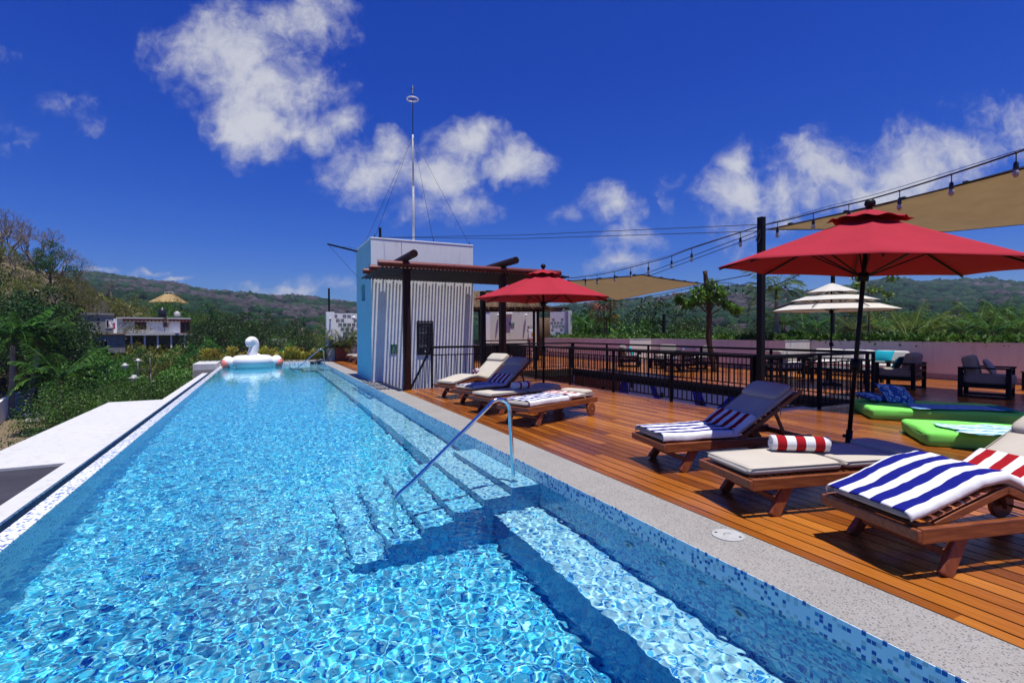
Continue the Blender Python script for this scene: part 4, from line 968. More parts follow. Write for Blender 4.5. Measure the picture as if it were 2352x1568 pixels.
def flat_towel(label,c,rz,L,W_,z,m,seed,rag=.05):
    nu,nv=40,26; vs=[]
    for j in range(nv+1):
        for i in range(nu+1):
            x=(i/nu-.5)*L; y=(j/nv-.5)*W_; 
            x+=rag*noise.noise(Vector((y*3,seed,0)))*2; y+=rag*noise.noise(Vector((x*2.2,seed+4,0)))*2
            vs.append((x,y,.010+.012*abs(noise.noise(Vector((x*6,y*6,seed))))+.006*noise.noise(Vector((x*17,y*17,seed)))))
    fs=[(j*(nu+1)+i,j*(nu+1)+i+1,(j+1)*(nu+1)+i+1,(j+1)*(nu+1)+i) for j in range(nv) for i in range(nu)]
    o=mk('beach_towel',vs,fs,m,None,True); sd=o.modifiers.new('t','SOLIDIFY'); sd.thickness=.006; o.location=(c[0],c[1],z); o.rotation_euler=(0,0,R(rz)); return tag(o,label,'towel','flat towels on the green mattresses')
flat_towel('long blue and lilac striped towel lying across the far green mattress',(atz(2200,938,.21).x,atz(2200,938,.21).y),-42,1.5,.62,.225,MT['tw_turq2'],3,.09)
flat_towel('turquoise and white striped towel spread on the near green mattress',(atz(2272,990,.21).x,atz(2272,990,.21).y),-46,1.0,.72,.225,MT['tw_turq'],8,.08)
# ================================================================== terrace walls and planters
def wallrun(name,label,pts,h,th,m,z0=0.0,cap=True):
    c=Vector((pts[0][0],pts[0][1],z0)); t_=thing(name,label,'wall',c)
    b=MB(); cb=MB(); bb=MB()
    for i,(a,b_) in enumerate(zip(pts[:-1],pts[1:])):
        A=Vector((*a,0));B=Vector((*b_,0)); d=(B-A).normalized(); nrm=Vector((-d.y,d.x,0))
        off=nrm*(-th/2)
        b.bar(A-Vector((c.x,c.y,0))+off+Vector((0,0,h/2-.01*(i%2))),B-Vector((c.x,c.y,0))+off+Vector((0,0,h/2-.01*(i%2)))+d*.003*i,th,h)
        cb.bar(A-Vector((c.x,c.y,0))+off+Vector((0,0,h+.012+.003*(i%2))),B-Vector((c.x,c.y,0))+off+Vector((0,0,h+.012+.003*(i%2))),th+.02,.024)
        bb.bar(A-Vector((c.x,c.y,0))+nrm*.012+Vector((0,0,.09)),B-Vector((c.x,c.y,0))+nrm*.012+Vector((0,0,.09)),.02,.18)
    b.build('wall_body',m,t_)
    if cap: cb.build('cap',MT['ledge'],t_); bb.build('skirting',MT['skirt'],t_)
    return t_
MT['skirt']=stucco('stained_skirting',(.36,.30,.30),amt=.4)
WP=[(16.4,29.5),(16.45,20.0),(17.9,20.05),(17.98,12.7),(19.45,12.65),(19.38,-3)]
wallrun('planter_wall','long low white planter wall running round the right side of the terrace',WP[::-1],1.18,.16,MT['wallpink'])
so_=MB(); so_.b2((16.45,20.2,.9),(21.5,29.5,1.10)).b2((18.1,12.8,.9),(21.5,20.2,1.10)).b2((19.5,-3,.9),(21.5,12.8,1.10)); tag(so_.build('planter_soil',MT['soil']),kind='structure')
struct(MB().b2((21.5,-3,-7),(21.7,36,1.12)).build('building_wall',MT['stucco'])); struct(MB().b2((3.3,36.0,-7),(21.5,36.2,-.04)).build('building_wall',MT['stucco']))
def leaves(P_,size,asp=.5,up_=.3,rng=RNG,curl=.0):
    """quads at points P_, random directions"""
    n=len(P_); d=rng.normal(size=(n,3)); d[:,2]+=up_; d/=np.linalg.norm(d,axis=1)[:,None]
    e=rng.normal(size=(n,3)); s=np.cross(d,e); s/=np.linalg.norm(s,axis=1)[:,None]
    L=(size*(.6+.8*rng.random(n)))[:,None]; W_=L*asp
    a=P_; b=P_+d*L*.5+s*W_*.5; c=P_+d*L; e_=P_+d*L*.5-s*W_*.5
    V=np.stack([a,b,c,e_],1).reshape(-1,3); F_=np.arange(n*4).reshape(-1,4); return V,F_
def clump_points(n,cent,rad,rng=RNG,shell=.55):
    """points in a shell round cluster centres"""
    k=len(cent); i=rng.integers(0,k,n); d=rng.normal(size=(n,3)); d/=np.linalg.norm(d,axis=1)[:,None]
    r=(shell+(1-shell)*rng.random(n))[:,None]*rad[i][:,None]; d[:,2]*=.72; return cent[i]+d*r
def strip_leaves(n,box,size,hmax,seed):
    rng=np.random.default_rng(seed); (x0,y0),(x1,y1)=box; x=x0+(x1-x0)*rng.random(n); y=y0+(y1-y0)*rng.random(n)
    hh=np.array([hmax*(.45+.75*abs(noise.noise(Vector((a*1.3,b*1.3,seed))))) for a,b in zip(x,y)])
    return leaves(np.stack([x,y,1.10+hh*rng.random(n)**.7],1),size,.42,.5,rng)
VV=[];FF=[];o0=0
for (n,bx,sd) in ((12000,((19.45,-2.5),(20.6,12.7)),1),(6200,((18.05,12.8),(19.4,20.2)),2),(4200,((16.55,20.2),(18,29.3)),3),(3000,((19.4,12.8),(20.6,14.5)),4)):
    V,F_=strip_leaves(n,bx,.17,.42,sd); VV.append(V);FF.append(F_+o0);o0+=len(V)
tag(np_mesh('ground_cover',np.concatenate(VV),np.concatenate(FF),MT['leafmid']),'low leafy green ground cover filling the planters along the terrace wall','ground cover',kind='stuff')
# ================================================================== breeze block walls
def breeze(label,x0,y0,ang,ncol,nrow,pitch,z0,opens,th=.14,half=True,ztop=0.25):
    t_=thing('breeze_wall',label,'wall',(x0,y0,0),ang); s=MB(); g=MB(); W_=ncol*pitch
    if z0>0: s.b2((0,0,0),(W_,th,z0))
    for r in range(nrow):
        za=z0+r*pitch; sh=0.0; row=sorted(opens.get(nrow-1-r,[])); x=0
        for c in row:
            a=c*pitch+.02; b_=a+pitch*.8
            if a>x: s.b2((x,0,za),(a,th,za+pitch))
            s.b2((a,0,za),(b_,th,za+.03)); x=b_
            for q in (.32,.66): g.b2((a+(b_-a)*q-.008,.03,za+.03),(a+(b_-a)*q+.008,th-.03,za+pitch))
            g.b2((a,.035,za+.03+pitch*.6),(b_,th-.035,za+.045+pitch*.6))
        if x<W_: s.b2((x,0,za),(W_,th,za+pitch))
    zt=z0+nrow*pitch; s.b2((0,0,zt),(W_,th,zt+ztop)); s.build('wall_body',MT['stucco'],t_); g.build('block_lattice',MT['stucco'],t_); return t_,zt+ztop
zt=atY(757,719,30.3).z
bz,ztt=breeze('white breeze block wall left of the tower behind the potted palm',3.62,30.55,R(-2),14,8,.25,.62,{0:[0,2,3,4,6,8,9],1:[.5,1.5,4.5,6,7],2:[1,2,3,4,5,8],3:[1.5,2.5,6,7],4:[2,3,4,5,8],5:[4.4,5.4],6:[2.4,3.2,4.2,5.2],7:[4,6]},ztop=zt-.62-2.0)
pl=thing('wall_pillar','white pillar with blue shaded side at the end of the left breeze block wall','pillar',(3.42,30.45,0)); MB().b2((-.22,-.25,0),(.22,.25,zt+.06)).build('shaft',MT['stucco'],pl,bevel=.01); MB().b2((-.05,-.30,zt-.35),(.03,-.25,zt-.28)).build('camera_mount',MT['whitep'],pl)
MB().ell((-.01,-.32,zt-.38),(.05,.07,.05)).build('security_camera',MT['blackp'],pl,True)
bp=thing('post','thin tall black post standing behind the left breeze block pillar','post',(atY(756,720,30.9).x,30.9,0)); MB().box((0,0,atY(756,662,30.9).z/2),(.10,.10,atY(756,662,30.9).z)).build('upright',MT['black'],bp); MB().box((0,0,.02),(.25,.25,.04)).build('foot_plate',MT['black'],bp)
lmp=thing('floor_lamp','thin white path lamp on a stem in front of the breeze block wall','lamp',(4.72,30.3,0)); MB().tube([(0,0,0),(0,0,2.3)],.018,8).build('stem',MT['whitep'],lmp); MB().lathe([(.05,2.3),(.11,2.34),(.11,2.5),(.05,2.56)],(0,0,0),14).build('shade',MT['whitep'],lmp,True)
# ================================================================== pool end planter and crotons
ep=thing('planter_box','low white planter along the far end of the pool','planter',(0,PY1,0))
MB().b2((PX0-.18,.001,-1.2),(3.2,.16,.02)).build('front_wall',MT['ledge'],ep,bevel=.006); MB().b2((PX0-.18,1.4,-1.2),(3.2,1.56,.02)).build('back_wall',MT['ledge'],ep)
MB().b2((-3.05,-1.4,-.20),(PX0-.185,1.56,.10)).build('end_block',MT['ledge'],ep,bevel=.01); MB().b2((-3.052,-1.42,-1.2),(PX0-.187,1.55,-.205)).build('pebble_base',MT['agg'],ep); MB().b2((PX0-.1,.161,-.3),(3.15,1.39,-.03)).build('planter_soil',MT['soil'],ep)
def plantmesh(n,h,r,leaf,asp,seed,stems=5):
    rng=np.random.default_rng(seed); a=rng.random(n)*6.283; rr=r*rng.random(n)**.6; z=h*(.15+.8*rng.random(n)); k=.5+.5*z/h
    P_=np.stack([rr*np.cos(a)*k,rr*np.sin(a)*k,z],1); d=np.stack([np.cos(a)*.7,np.sin(a)*.7,np.full(n,.9)],1)+rng.normal(size=(n,3))*.35; d/=np.linalg.norm(d,axis=1)[:,None]
    s=np.cross(d,rng.normal(size=(n,3))); s/=np.linalg.norm(s,axis=1)[:,None]; L=(leaf*(.6+.7*rng.random(n)))[:,None]
    V=np.stack([P_,P_+d*L*.55+s*L*asp,P_+d*L,P_+d*L*.55-s*L*asp],1).reshape(-1,3); return V,np.arange(n*4).reshape(-1,4)
prot=None; protos=[]
for k in range(3):
    t_=thing('croton_plant','yellow green croton in the planter along the far end of the pool','plant',(0,0,-20),0,'crotons along the far end of the pool')
    V,F_=plantmesh(150,.66,.20,.20,.17,50+k); np_mesh('foliage',V,F_,MT['leafyl'],t_); MB().tube([(0,0,0),(.02,0,.35),(.0,.02,.6)],.012,6).tube([(0,0,.1),(.10,.05,.5)],.009,5).tube([(0,0,.1),(-.09,.02,.5)],.009,5).build('stem',MT['bark'],t_); protos.append(t_)
rs=random.Random(4); n=0
for row in range(2):
    for i in range(15):
        x=-1.75+i*.34+.15*row+rs.uniform(-.05,.05); 
        t_=protos[n] if n<3 else dup(protos[n%3]); n+=1
        t_.location=(x,PY1+.45+row*.5,-.03); t_.rotation_euler=(0,0,rs.uniform(0,6)); q=rs.uniform(.7,1.2); t_.scale=(q,q,q*rs.uniform(.7,1.15))
for i,x in enumerate((-2.75,-2.5,-2.2)):
    t_=dup(protos[i]); t_.location=(x,PY1+.9,.08); t_.scale=(.9,.9,.95)
# ================================================================== palms
def frond_pts(L,nl,droop,rise,ang,width,leafw,rng,lift=.25):
    """returns vertices/quads of one pinnate frond starting at the origin"""
    V=[];F_=[]; ca,sa=math.cos(ang),math.sin(ang)
    def P(t): return (L*t*(1-.18*t*t*droop), L*(rise*t-droop*t*t*.75))
    def W(r,z,o=0.0): return (r*ca-o*sa,r*sa+o*ca,z)
    for i in range(8):
        a=P(i/8);b=P((i+1)/8); w=.02*L*(1-i/9)*.6; n=len(V); V+=[W(a[0],a[1],w),W(a[0],a[1],-w),W(b[0],b[1],-w),W(b[0],b[1],w)]; F_.append((n,n+1,n+2,n+3))
    for i in range(nl):
        t=.10+.90*i/(nl-1); r,z=P(t); r2,z2=0,0; ll=width*math.sin(math.pi*(.12+.80*t))**.7*(.9+.2*rng.random())
        for s in(-1,1):
            dx=.50*ll; dy=s*ll*.80; dz=ll*(lift-.55*rng.random())-.22*ll
            n=len(V); lw=leafw
            V+=[W(r,z),W(r+dx*.5+lw,z+dz*.35,dy*.5),W(r+dx,z+dz,dy),W(r+dx*.5-lw,z+dz*.35,dy*.5)]; F_.append((n,n+1,n+2,n+3))
    return V,F_
def palm(label,base,top,nf=16,L=2.2,m='palm',trunk='barkpale',r=.14,group=None,shaft=True,droop=1.0,nl=26,seed=0,cat='palm tree',name='palm_tree'):
    rng=random.Random(seed); base=Vector(base); top=Vector(top)-base; t_=thing(name,label,cat,base,0,group)
    mid=top*.5+Vector((top.x*.10,0,0)); pts=smooth([Vector((0,0,-.3)),mid*.5,mid,top],5); n=len(pts)
    MB().tube(pts,[r*(1.25-.45*i/n)*(1+.05*(i%2)) for i in range(n)],12).build('trunk',MT[trunk],t_,True)
    if shaft: MB().tube([top-Vector((0,0,.05)),top+Vector((0,0,L*.32))],[r*.85,r*.45],10).build('crownshaft',MT['leafmid'],t_,True); top=top+Vector((0,0,L*.28))
    V=[];F_=[]
    for k in range(nf):
        a=k*2.39996+rng.random()*.4; q=k/nf; rise=1.25-1.15*q+rng.uniform(-.1,.1); v,f=frond_pts(L*rng.uniform(.85,1.1),nl,droop*(.55+.75*q),rise,a,L*.27,L*.020,rng)
        n=len(V); V+=[(top.x+p[0],top.y+p[1],top.z+p[2]) for p in v]; F_+=[tuple(i+n for i in g) for g in f]
    np_mesh('crown',np.array(V),np.array(F_),MT[m],t_); return t_
pt=thing('potted_palm','bushy green palm in a square terracotta planter by the breeze block wall','potted plant',(3.95,29.75,0))
MB().b2((-.33,-.33,0),(.33,.33,.74)).build('pot',MT['terracotta'],pt,bevel=.015); MB().b2((-.29,-.29,.70),(.29,.29,.745)).build('soil',MT['soil'],pt)
V=[];F_=[]; rng=random.Random(3)
for k in range(26):
    a=k*2.4; q=k/26; v,f=frond_pts(rng.uniform(1.2,1.6),22,.75+.5*q,1.75-1.25*q,a,.42,.030,rng); n=len(V); V+=[(p[0],p[1],p[2]+.72) for p in v]; F_+=[tuple(i+n for i in g) for g in f]
np_mesh('fronds',np.array(V),np.array(F_),MT['palmyel'],pt); MB().tube([(0,0,.7),(.02,0,1.2)],.04,8).tube([(.05,.05,.7),(.1,.08,1.15)],.03,8).build('stem',MT['barkpale'],pt)
# planter trees on the terrace
b_=atX(1785,775,18.9); tp=atX(1783,688,18.9); palm('slender palm with drooping fronds in the terrace planter behind the tall black post',(b_.x,b_.y,1.1),(tp.x,tp.y,tp.z),16,1.55,'palmyel','barkpale',.075,seed=5,nl=26,droop=1.3)
def copper(label,x,y,seed):
    t_=thing('copper_palm',label,'palm tree',(x,y,1.1)); rng=random.Random(seed)
    for dx,h,mm in ((0,1.9,'leafred'),(.35,2.35,'palm'),(.15,1.2,'leafyl')):
        MB().tube([(dx,0,0),(dx*1.2,0,h*.5),(dx*1.4-.05,0,h)],.035,8).build('trunk',MT['bark'],t_,True); V=[];F_=[]
        for k in range(13):
            v,f=frond_pts(rng.uniform(.8,1.1),14,1.2,1.1-.09*k,k*2.4,.40,.03,rng); n=len(V); V+=[(p[0]+dx*1.4-.05,p[1],p[2]+h) for p in v]; F_+=[tuple(i+n for i in g) for g in f]
        np_mesh('crown',np.array(V),np.array(F_),MT[mm],t_)
p=atY(1388,775,24.0); copper('copper leaved clumping palm in the planter right of the far red umbrella',p.x,24.0,2)
# leaning peeling trunk with fresh sprouts
base=atz(1643.6,854,0); topq=at(1619,622,19.2)
lt=thing('leaning_tree','leaning bare trunk with peeling bark and fresh green sprouts growing through the deck','tree',base)
rel=topq-base; pts=smooth([Vector((0,0,-.3)),Vector((0,0,0)),rel*.3+Vector((-.12,.05,0)),rel*.65+Vector((.02,0,0)),rel],6); MB().tube(pts,[.125-.045*i/len(pts)+.010*math.sin(i*2.1) for i in range(len(pts))],12).build('trunk',MT['barkdk'],lt,True)
cc=[];rr=[]
for (x,y,r) in ((1628,655,.32),(1640,668,.36),(1622,678,.30),(1600,690,.42),(1580,700,.32),(1640,690,.3),(1655,675,.25),(1605,672,.3),(1690,712,.22),(1668,700,.18),(1560,688,.22)):
    cc.append(at(x,y,19.3)-base); rr.append(r)
V,F_=leaves(clump_points(2600,np.array(cc),np.array(rr),shell=.2),.16,.45,.2); np_mesh('crown',V,F_,MT['leaflt'],lt)
bm=MB(); att=rel*.62
for c in cc: bm.tube([rel*(.55+.3*random.random()),(att+c)/2+Vector((0,0,.1)),c],[.035,.02,.01],6)
bm.build('branches',MT['bark'],lt)
# saplings in the planter
def sapling(label,base,h,spread,seed,m='leaflt'):
    t_=thing('sapling',label,'tree',base); rng=np.random.default_rng(seed); br=MB(); cc=[];rr=[]
    br.tube([(0,0,-.1),(.02,0,h*.5),(0,.02,h*.85)],[.035,.025,.012],8)
    for k in range(12):
        z=h*(.35+.6*k/12); a=k*2.4; L=spread*(.5+.5*rng.random()); e=Vector((L*math.cos(a),L*math.sin(a),z+L*.5)); br.tube([(0,0,z),e*.5+Vector((0,0,z*.5)),e],[.014,.010,.005],5); cc.append(e); rr.append(.16+.14*rng.random())
    br.build('trunk',MT['bark'],t_); V,F_=leaves(clump_points(900,np.array(cc),np.array(rr),rng,.15),.12,.5,.2,rng); np_mesh('crown',V,F_,MT[m],t_); return t_
p=atX(1995,775,19.9); sapling('thin sapling with sparse light leaves rising behind the white umbrella',(p.x,p.y,1.1),2.35,.75,1)
p=atX(1912,780,19.3); 
for (x,yt,X,lab,w) in ((1912,600,19.7,'thin black post in the planter behind the white umbrella',.11),(1525,722,18.6,'short black post in the planter behind the courtyard railings',.12),(1345,742,18.2,'short black post beside the copper leaved palm behind the far red umbrella',.08)):
    p=atX(x,776,X); h=atX(x,yt,X).z-1.1; post(lab,p.x,p.y,h,w,1.1)
# ================================================================== bar and far end of the terrace
def wallseg(name,label,a,b_,h,th,m):
    a=Vector((*a,0));b_=Vector((*b_,0)); t_=thing(name,label,'wall',a,math.atan2((b_-a).y,(b_-a).x)); L=(b_-a).length
    MB().b2((0,0,0),(L,th,h)).build('wall_body',m,t_,bevel=.01); MB().b2((-.01,-.015,0),(L,-.001,.16)).build('skirting',MT['skirt'],t_); return t_,L
bw,L=wallseg('bar_wall','pale rendered wall with signs and dispenser behind the railings by the bar',(13.3,30.2),(16.1,28.87),2.92,.2,MT['wallpink'])
def onwall(o,x,z,y=-.02): o.parent=bw; o.location=(x,y,z); return o
MB().b2((1.05,-.18,2.72),(1.45,-.002,2.80)).build('wall_light',MT['whitep'],bw)
def free(t_,x,z,y=-.03):
    a=bw.rotation_euler.z; t_.location=Vector((bw.location.x+x*math.cos(a)-y*math.sin(a),bw.location.y+x*math.sin(a)+y*math.cos(a),z)); t_.rotation_euler=(0,0,a)
s1=thing('exit_sign','green emergency route sign with a white arrow pointing left on the bar wall','sign'); free(s1,1.43,2.10); MB().box((0,0,0),(.34,.015,.17)).build('plate',MT['signgreen'],s1); MB().b2((-.07,-.012,.005),(.13,-.009,.035)).add([(-.13,-.011,.02),(-.07,-.011,.055),(-.07,-.011,-.015)],[(0,1,2)]).build('arrow',MT['red_text'],s1); text('RUTA DE EVACUACION','route_text',.026,MT['red_text'],s1,(0,-.009,-.05),r9)
s2=thing('door_sign','small dark red door sign above the soap dispenser','sign'); free(s2,2.67,1.88); MB().box((0,0,0),(.42,.015,.14)).build('plate',MT['maroon'],s2); MB().box((.0,-.009,0),(.24,.004,.075)).build('label_plate',MT['whitep'],s2); text('TOILET','door_text',.055,MT['blackp'],s2,(0,-.013,0),r9)
s3=thing('towel_dispenser','white wall dispenser with a yellow sticker beside the bamboo door','dispenser'); free(s3,2.70,1.42,-.10); MB().b2((-.18,-.08,-.28),(.18,.07,.28)).build('housing',MT['whitep'],s3,bevel=.02); MB().b2((.0,-.084,-.14),(.14,-.081,.12)).build('sticker',M('amber_sticker',(.6,.30,.05),.5),s3)
for x in (.55,2.35): c=thing('security_camera','small white security camera high on the bar wall','camera',(0,0,0),0,'security cameras on the bar wall'); free(c,x,2.66,-.12); MB().ell((0,0,0),(.07,.09,.07)).build('housing',MT['whitep'],c,True); MB().ell((0,-.06,-.03),(.05,.05,.05)).build('lens',MT['blackp'],c,True)
bd_=thing('bamboo_door','brown bamboo cane door between the bar wall and the small breeze block wall','door',(16.1,28.87,0),math.atan2(-.74,.55)); m=MB()
for i in range(20): m.tube([(i*.047,0,.05),(i*.047,.01*math.sin(i),2.5)],.016,6)
m.build('canes',wood('bamboo',((.10,.05,.02),(.20,.11,.05)),.6,2),bd_,True); MB().b2((-.02,.02,.6),(.94,.05,.66)).b2((-.02,.02,2.0),(.94,.05,2.06)).build('door_rail',MT['maroondk'],bd_); MB().b2((0,.06,0),(.93,.09,2.55)).build('backing',MT['underdeck'],bd_)
breeze('small white breeze block wall right of the bamboo door, standing in the planter',16.65,28.15,math.atan2(-.85,.68),5,8,.22,.9,{1:[.5,3.2],2:[0,1,2,3],3:[.5,1.5,2.5,3.5],4:[.2,3],5:[1.5,2.3]},ztop=.22)
eb=thing('wall_pillar','bright white end pillar of the small breeze block wall by the planter','pillar',(17.45,27.15,0)); MB().b2((-.14,-.14,0),(.14,.14,2.9)).build('shaft',MT['ledge'],eb,bevel=.01)
hut=thing('thatched_bar','thatched bar shelter with dark brown posts behind the far red umbrella','bar shelter',(11.2,26.8,0),R(-24))
def thatchroof(w,d,z,h,seed,over=.0,n=5000,m='thatchdk',parent=None,ridge=.5):
    b=MB(); b.add([(-w/2,-d/2,z),(w/2,-d/2,z),(w/2,d/2,z),(-w/2,d/2,z),(-w*ridge/2,0,z+h),(w*ridge/2,0,z+h)],[(0,1,5,4),(1,2,5),(2,3,4,5),(3,0,4),(3,2,1,0)])
    o=b.build('thatch',MT[m],parent); rng=np.random.default_rng(seed); V=[];
    u=rng.random(n)*4; P_=[];D_=[]
    for q in u:
        s=int(q); f=q-s; t=rng.random()**1.3
        e0,e1=[((-w/2,-d/2),(w/2,-d/2)),((w/2,-d/2),(w/2,d/2)),((w/2,d/2),(-w/2,d/2)),((-w/2,d/2),(-w/2,-d/2))][s]
        ex=e0[0]+(e1[0]-e0[0])*f; ey=e0[1]+(e1[1]-e0[1])*f; cx=min(max(ex,-w*ridge/2),w*ridge/2)
        P_.append((ex+(cx-ex)*t,ey+(0-ey)*t,z+h*t+.03)); dv=Vector((ex-cx,ey,-h)).normalized(); D_.append(tuple(dv))
    P_=np.array(P_);D_=np.array(D_)+rng.normal(size=(n,3))*.22; L=(.25+.25*rng.random(n))[:,None]*over; s=np.cross(D_,rng.normal(size=(n,3))); s/=np.linalg.norm(s,axis=1)[:,None]
    V=np.stack([P_-s*.012,P_+s*.012,P_+D_*L],1).reshape(-1,3); np_mesh('thatch_straw',V,np.arange(n*3).reshape(-1,3),MT[m],o); return o
thatchroof(7.4,3.4,2.95,1.0,3,1.1,6000,parent=hut)
for x in (-3.2,0,3.2):
    for y in(-1.3,1.3): MB().tube([(x,y,0),(x,y,2.97)],.08,10).build('post',MT['maroondk'],hut,True)
for y in (-1.45,1.45): MB().tube([(-4,y,2.86),(4.9,y,2.86)],.07,10).build('beam',MT['maroondk'],hut,True)
br_=thing('bar_counter','dark bar counter with a white top under the thatched shelter','bar counter',(10.6,25.6,0),R(-24)); MB().b2((-2.6,-.3,0),(2.6,.3,.86)).build('counter_front',MT['blackp'],br_); MB().b2((-2.7,-.42,.86),(2.7,.40,.95)).build('counter_top',MT['ledge'],br_,bevel=.01)
bk=thing('back_bar_panel','pale corrugated panel in a dark frame at the back of the bar','panel',(9.2,29.5,0),R(-24)); m=MB()
for i in range(40): m.tube([(-1.6+i*.08,0,.6),(-1.6+i*.08,0,2.7)],.035,6)
m.build('corrugated_sheet',MT['grey'],bk,True); MB().b2((-1.7,-.05,.5),(-1.62,.05,2.85)).b2((1.6,-.05,.5),(1.68,.05,2.85)).b2((-1.62,-.05,2.74),(1.6,.05,2.85)).b2((-1.7,-.2,0),(1.68,.2,.5)).build('frame',MT['blackp'],bk)
mo=thing('cash_monitor','black till monitor standing on the bar counter','monitor',(8.7,26.35,.95),R(-10)); MB().b2((-.28,-.02,.18),(.28,.02,.55)).build('screen',MT['blackp'],mo,bevel=.005); MB().b2((-.03,-.02,.02),(.03,.02,.2)).b2((-.12,-.09,0),(.12,.09,.02)).build('stand',MT['blackp'],mo)
bxr=thing('roof_block','white flat roofed block rising behind the thatched bar','building',(14.8,31.4,0),R(-24)); m=MB()
MB().b2((-1.6,0,0),(2.2,1.6,3.15)).build('wall',MT['stucco'],bxr); MB().b2((-1.65,-.05,3.15),(2.25,1.65,3.22)).build('roof',MT['ledge'],bxr)
# red roofed kiosk behind the pool end, seen right of the crotons
kk=thing('garden_kiosk','low maroon roofed kiosk behind the crotons at the pool end','kiosk',(at(715,800,40).x,at(715,800,40).y,-4.8),-YAW); MB().b2((-1.2,0,0),(2.2,2,4.35)).build('wall',MT['maroon'],kk); MB().add([(-1.6,-.4,4.35),(2.6,-.4,4.35),(2.6,2.4,4.35),(-1.6,2.4,4.35),(-.9,.5,4.75),(2.0,.5,4.75)],[(0,1,5,4),(1,2,5),(2,3,4,5),(3,0,4),(3,2,1,0)]).build('roof',MT['maroon'],kk)
# ================================================================== terrain
FH=Vector((math.sin(YAW),math.cos(YAW),0)); RH=Vector((math.cos(YAW),-math.sin(YAW),0))
def gp(px,d): return FH*d+RH*((px-1176)/F*d)
def interp(x,t):
    for (a,b),(c,d) in zip(t[:-1],t[1:]):
        if x<=c: 
            k=(x-a)/(c-a); k=min(max(k,0),1); return b+(d-b)*k
    return t[-1][1]
def sstep(a,b,x): 
    t=min(max((x-a)/(b-a),0),1); return t*t*(3-2*t)
LH=[(-1200,34),(-600,32),(-200,26),(0,20),(110,15.5),(200,10.5),(300,7),(400,4.2),(500,0),(620,-3.5),(760,-5)]
RG=[(-1500,560),(-400,606),(100,632),(210,634),(300,643),(400,657),(480,673),(560,680),(620,686),(700,688),(760,697),(830,704),(1100,708),(1300,712),(1480,700),(1560,690),(1620,664),(1700,664),(1770,677),(1850,684),(1900,677),(1960,664),(2050,652),(2120,661),(2200,659),(2280,656),(2352,663),(2700,645),(3600,650)]
RD=880.0
def terr(px,d):
    g=interp(px,LH); z=-5+(g+5)*sstep(48,118,d)
    zr=1.57+(762-interp(px,RG))/F*RD
    t=min(max((d-190)/(RD-190),0),1.0)
    z=z+(zr-z)*(t**1.15)
    p=gp(px,d); z+=(9*noise.noise(Vector((p.x*.008,p.y*.008,1)))+4*noise.noise(Vector((p.x*.025,p.y*.025,4))))*min(1,max(0,(d-150)/200))*(1-.55*sstep(.75,1,t))
    if d>RD: z-=(d-RD)*.12
    return z
pxs=np.arange(-1400,3700,20); ds=np.concatenate([np.linspace(9,60,18),np.geomspace(64,1500,90)])
V=[];nx=len(pxs)
for d in ds:
    for px in pxs:
        p=gp(float(px),float(d)); V.append((p.x,p.y,terr(float(px),float(d))))
ny=len(ds); a=(np.arange(ny-1)[:,None]*nx+np.arange(nx-1)[None,:]).ravel()
t=NT('dry_ground'); v=t.coord(); q=t.noise(v,.05,6,.6); f=t.noise(v,1.6,6,.65)
t.col(t.mix(t.math('MULTIPLY',f.outputs['Fac'],.7),t.ramp(q.outputs['Fac'],[(.35,(.20,.135,.075)),(.6,(.11,.09,.05))]),t.ramp(f.outputs['Fac'],[(.35,(.06,.05,.03)),(.7,(.26,.19,.12))]))); t.set(Roughness=.95); t.bump(f.outputs['Fac'],.6,.05); MT['ground']=t.m
struct(np_mesh('ground',np.array(V),np.stack([a,a+1,a+nx+1,a+nx],-1),MT['ground'],smooth=True))
struct(MB().b2((-3000,-3000,-60),(3000,3000,-12)).build('ground',MT['ground']))
# brick path and garden bits at the lower left
pth=MB(); 
def gz(x,y,z=-4.97): return atz(x,y,z)
A=[gz(-20,1062),gz(60,1010),gz(135,966),gz(150,960)]; B=[gz(-20,1090),gz(90,1020),gz(160,980),gz(175,970)]
pth.add([Vector((p.x,p.y,-4.97)) for p in A+B],[(0,1,5,4),(1,2,6,5),(2,3,7,6)]); struct(pth.build('path',M('red_brick_path',(.26,.13,.10),.9,.25,3,bump=.4)))
gw=[gz(-30,1000),gz(2,966),gz(28,949),gz(101,931),gz(112,929)]
gw=[(p.x,p.y) for p in gw]; w_=wallrun('garden_wall','white painted garden wall behind the palm trunks at the lower left',gw,1.62,.2,MT['stucco'],-4.95,False)
for i,(x,y) in enumerate([(108,930),(121,930),(132,932)]):
    p=gz(x,y); t_=thing('gate_pillar','white square gate pillar beside the garden wall','pillar',(p.x,p.y,-4.95),0,'white pillars beside the garden wall'); MB().b2((-.2,-.2,0),(.2,.2,2.0)).build('shaft',MT['stucco'],t_,bevel=.01); MB().b2((-.24,-.24,2.0),(.24,.24,2.08)).build('cap',MT['ledge'],t_)
def rock(label,p,s,seed):
    m=MB().ell((0,0,0),(s,s*.7,s*.45),nu=14,nv=9); o=m.build('boulder',MT['rock'],None,True)
    for v in o.data.vertices: v.co*=1+.22*noise.noise(v.co*1.8/s+Vector((seed,0,0)))
    o.location=(p.x,p.y,p.z+s*.2); return tag(o,label,'rock','boulders by the path')
MT['rock']=M('pale_boulder',(.30,.27,.24),.9,.25,3,bump=.6,bd=.03)
rock('pale boulder left of the spiky agave beside the path',gz(72,970),.55,1); rock('pale boulder right of the spiky agave beside the path',gz(108,969),.75,5); rock('low dark boulder at the foot of the garden wall',gz(55,958),.5,8)
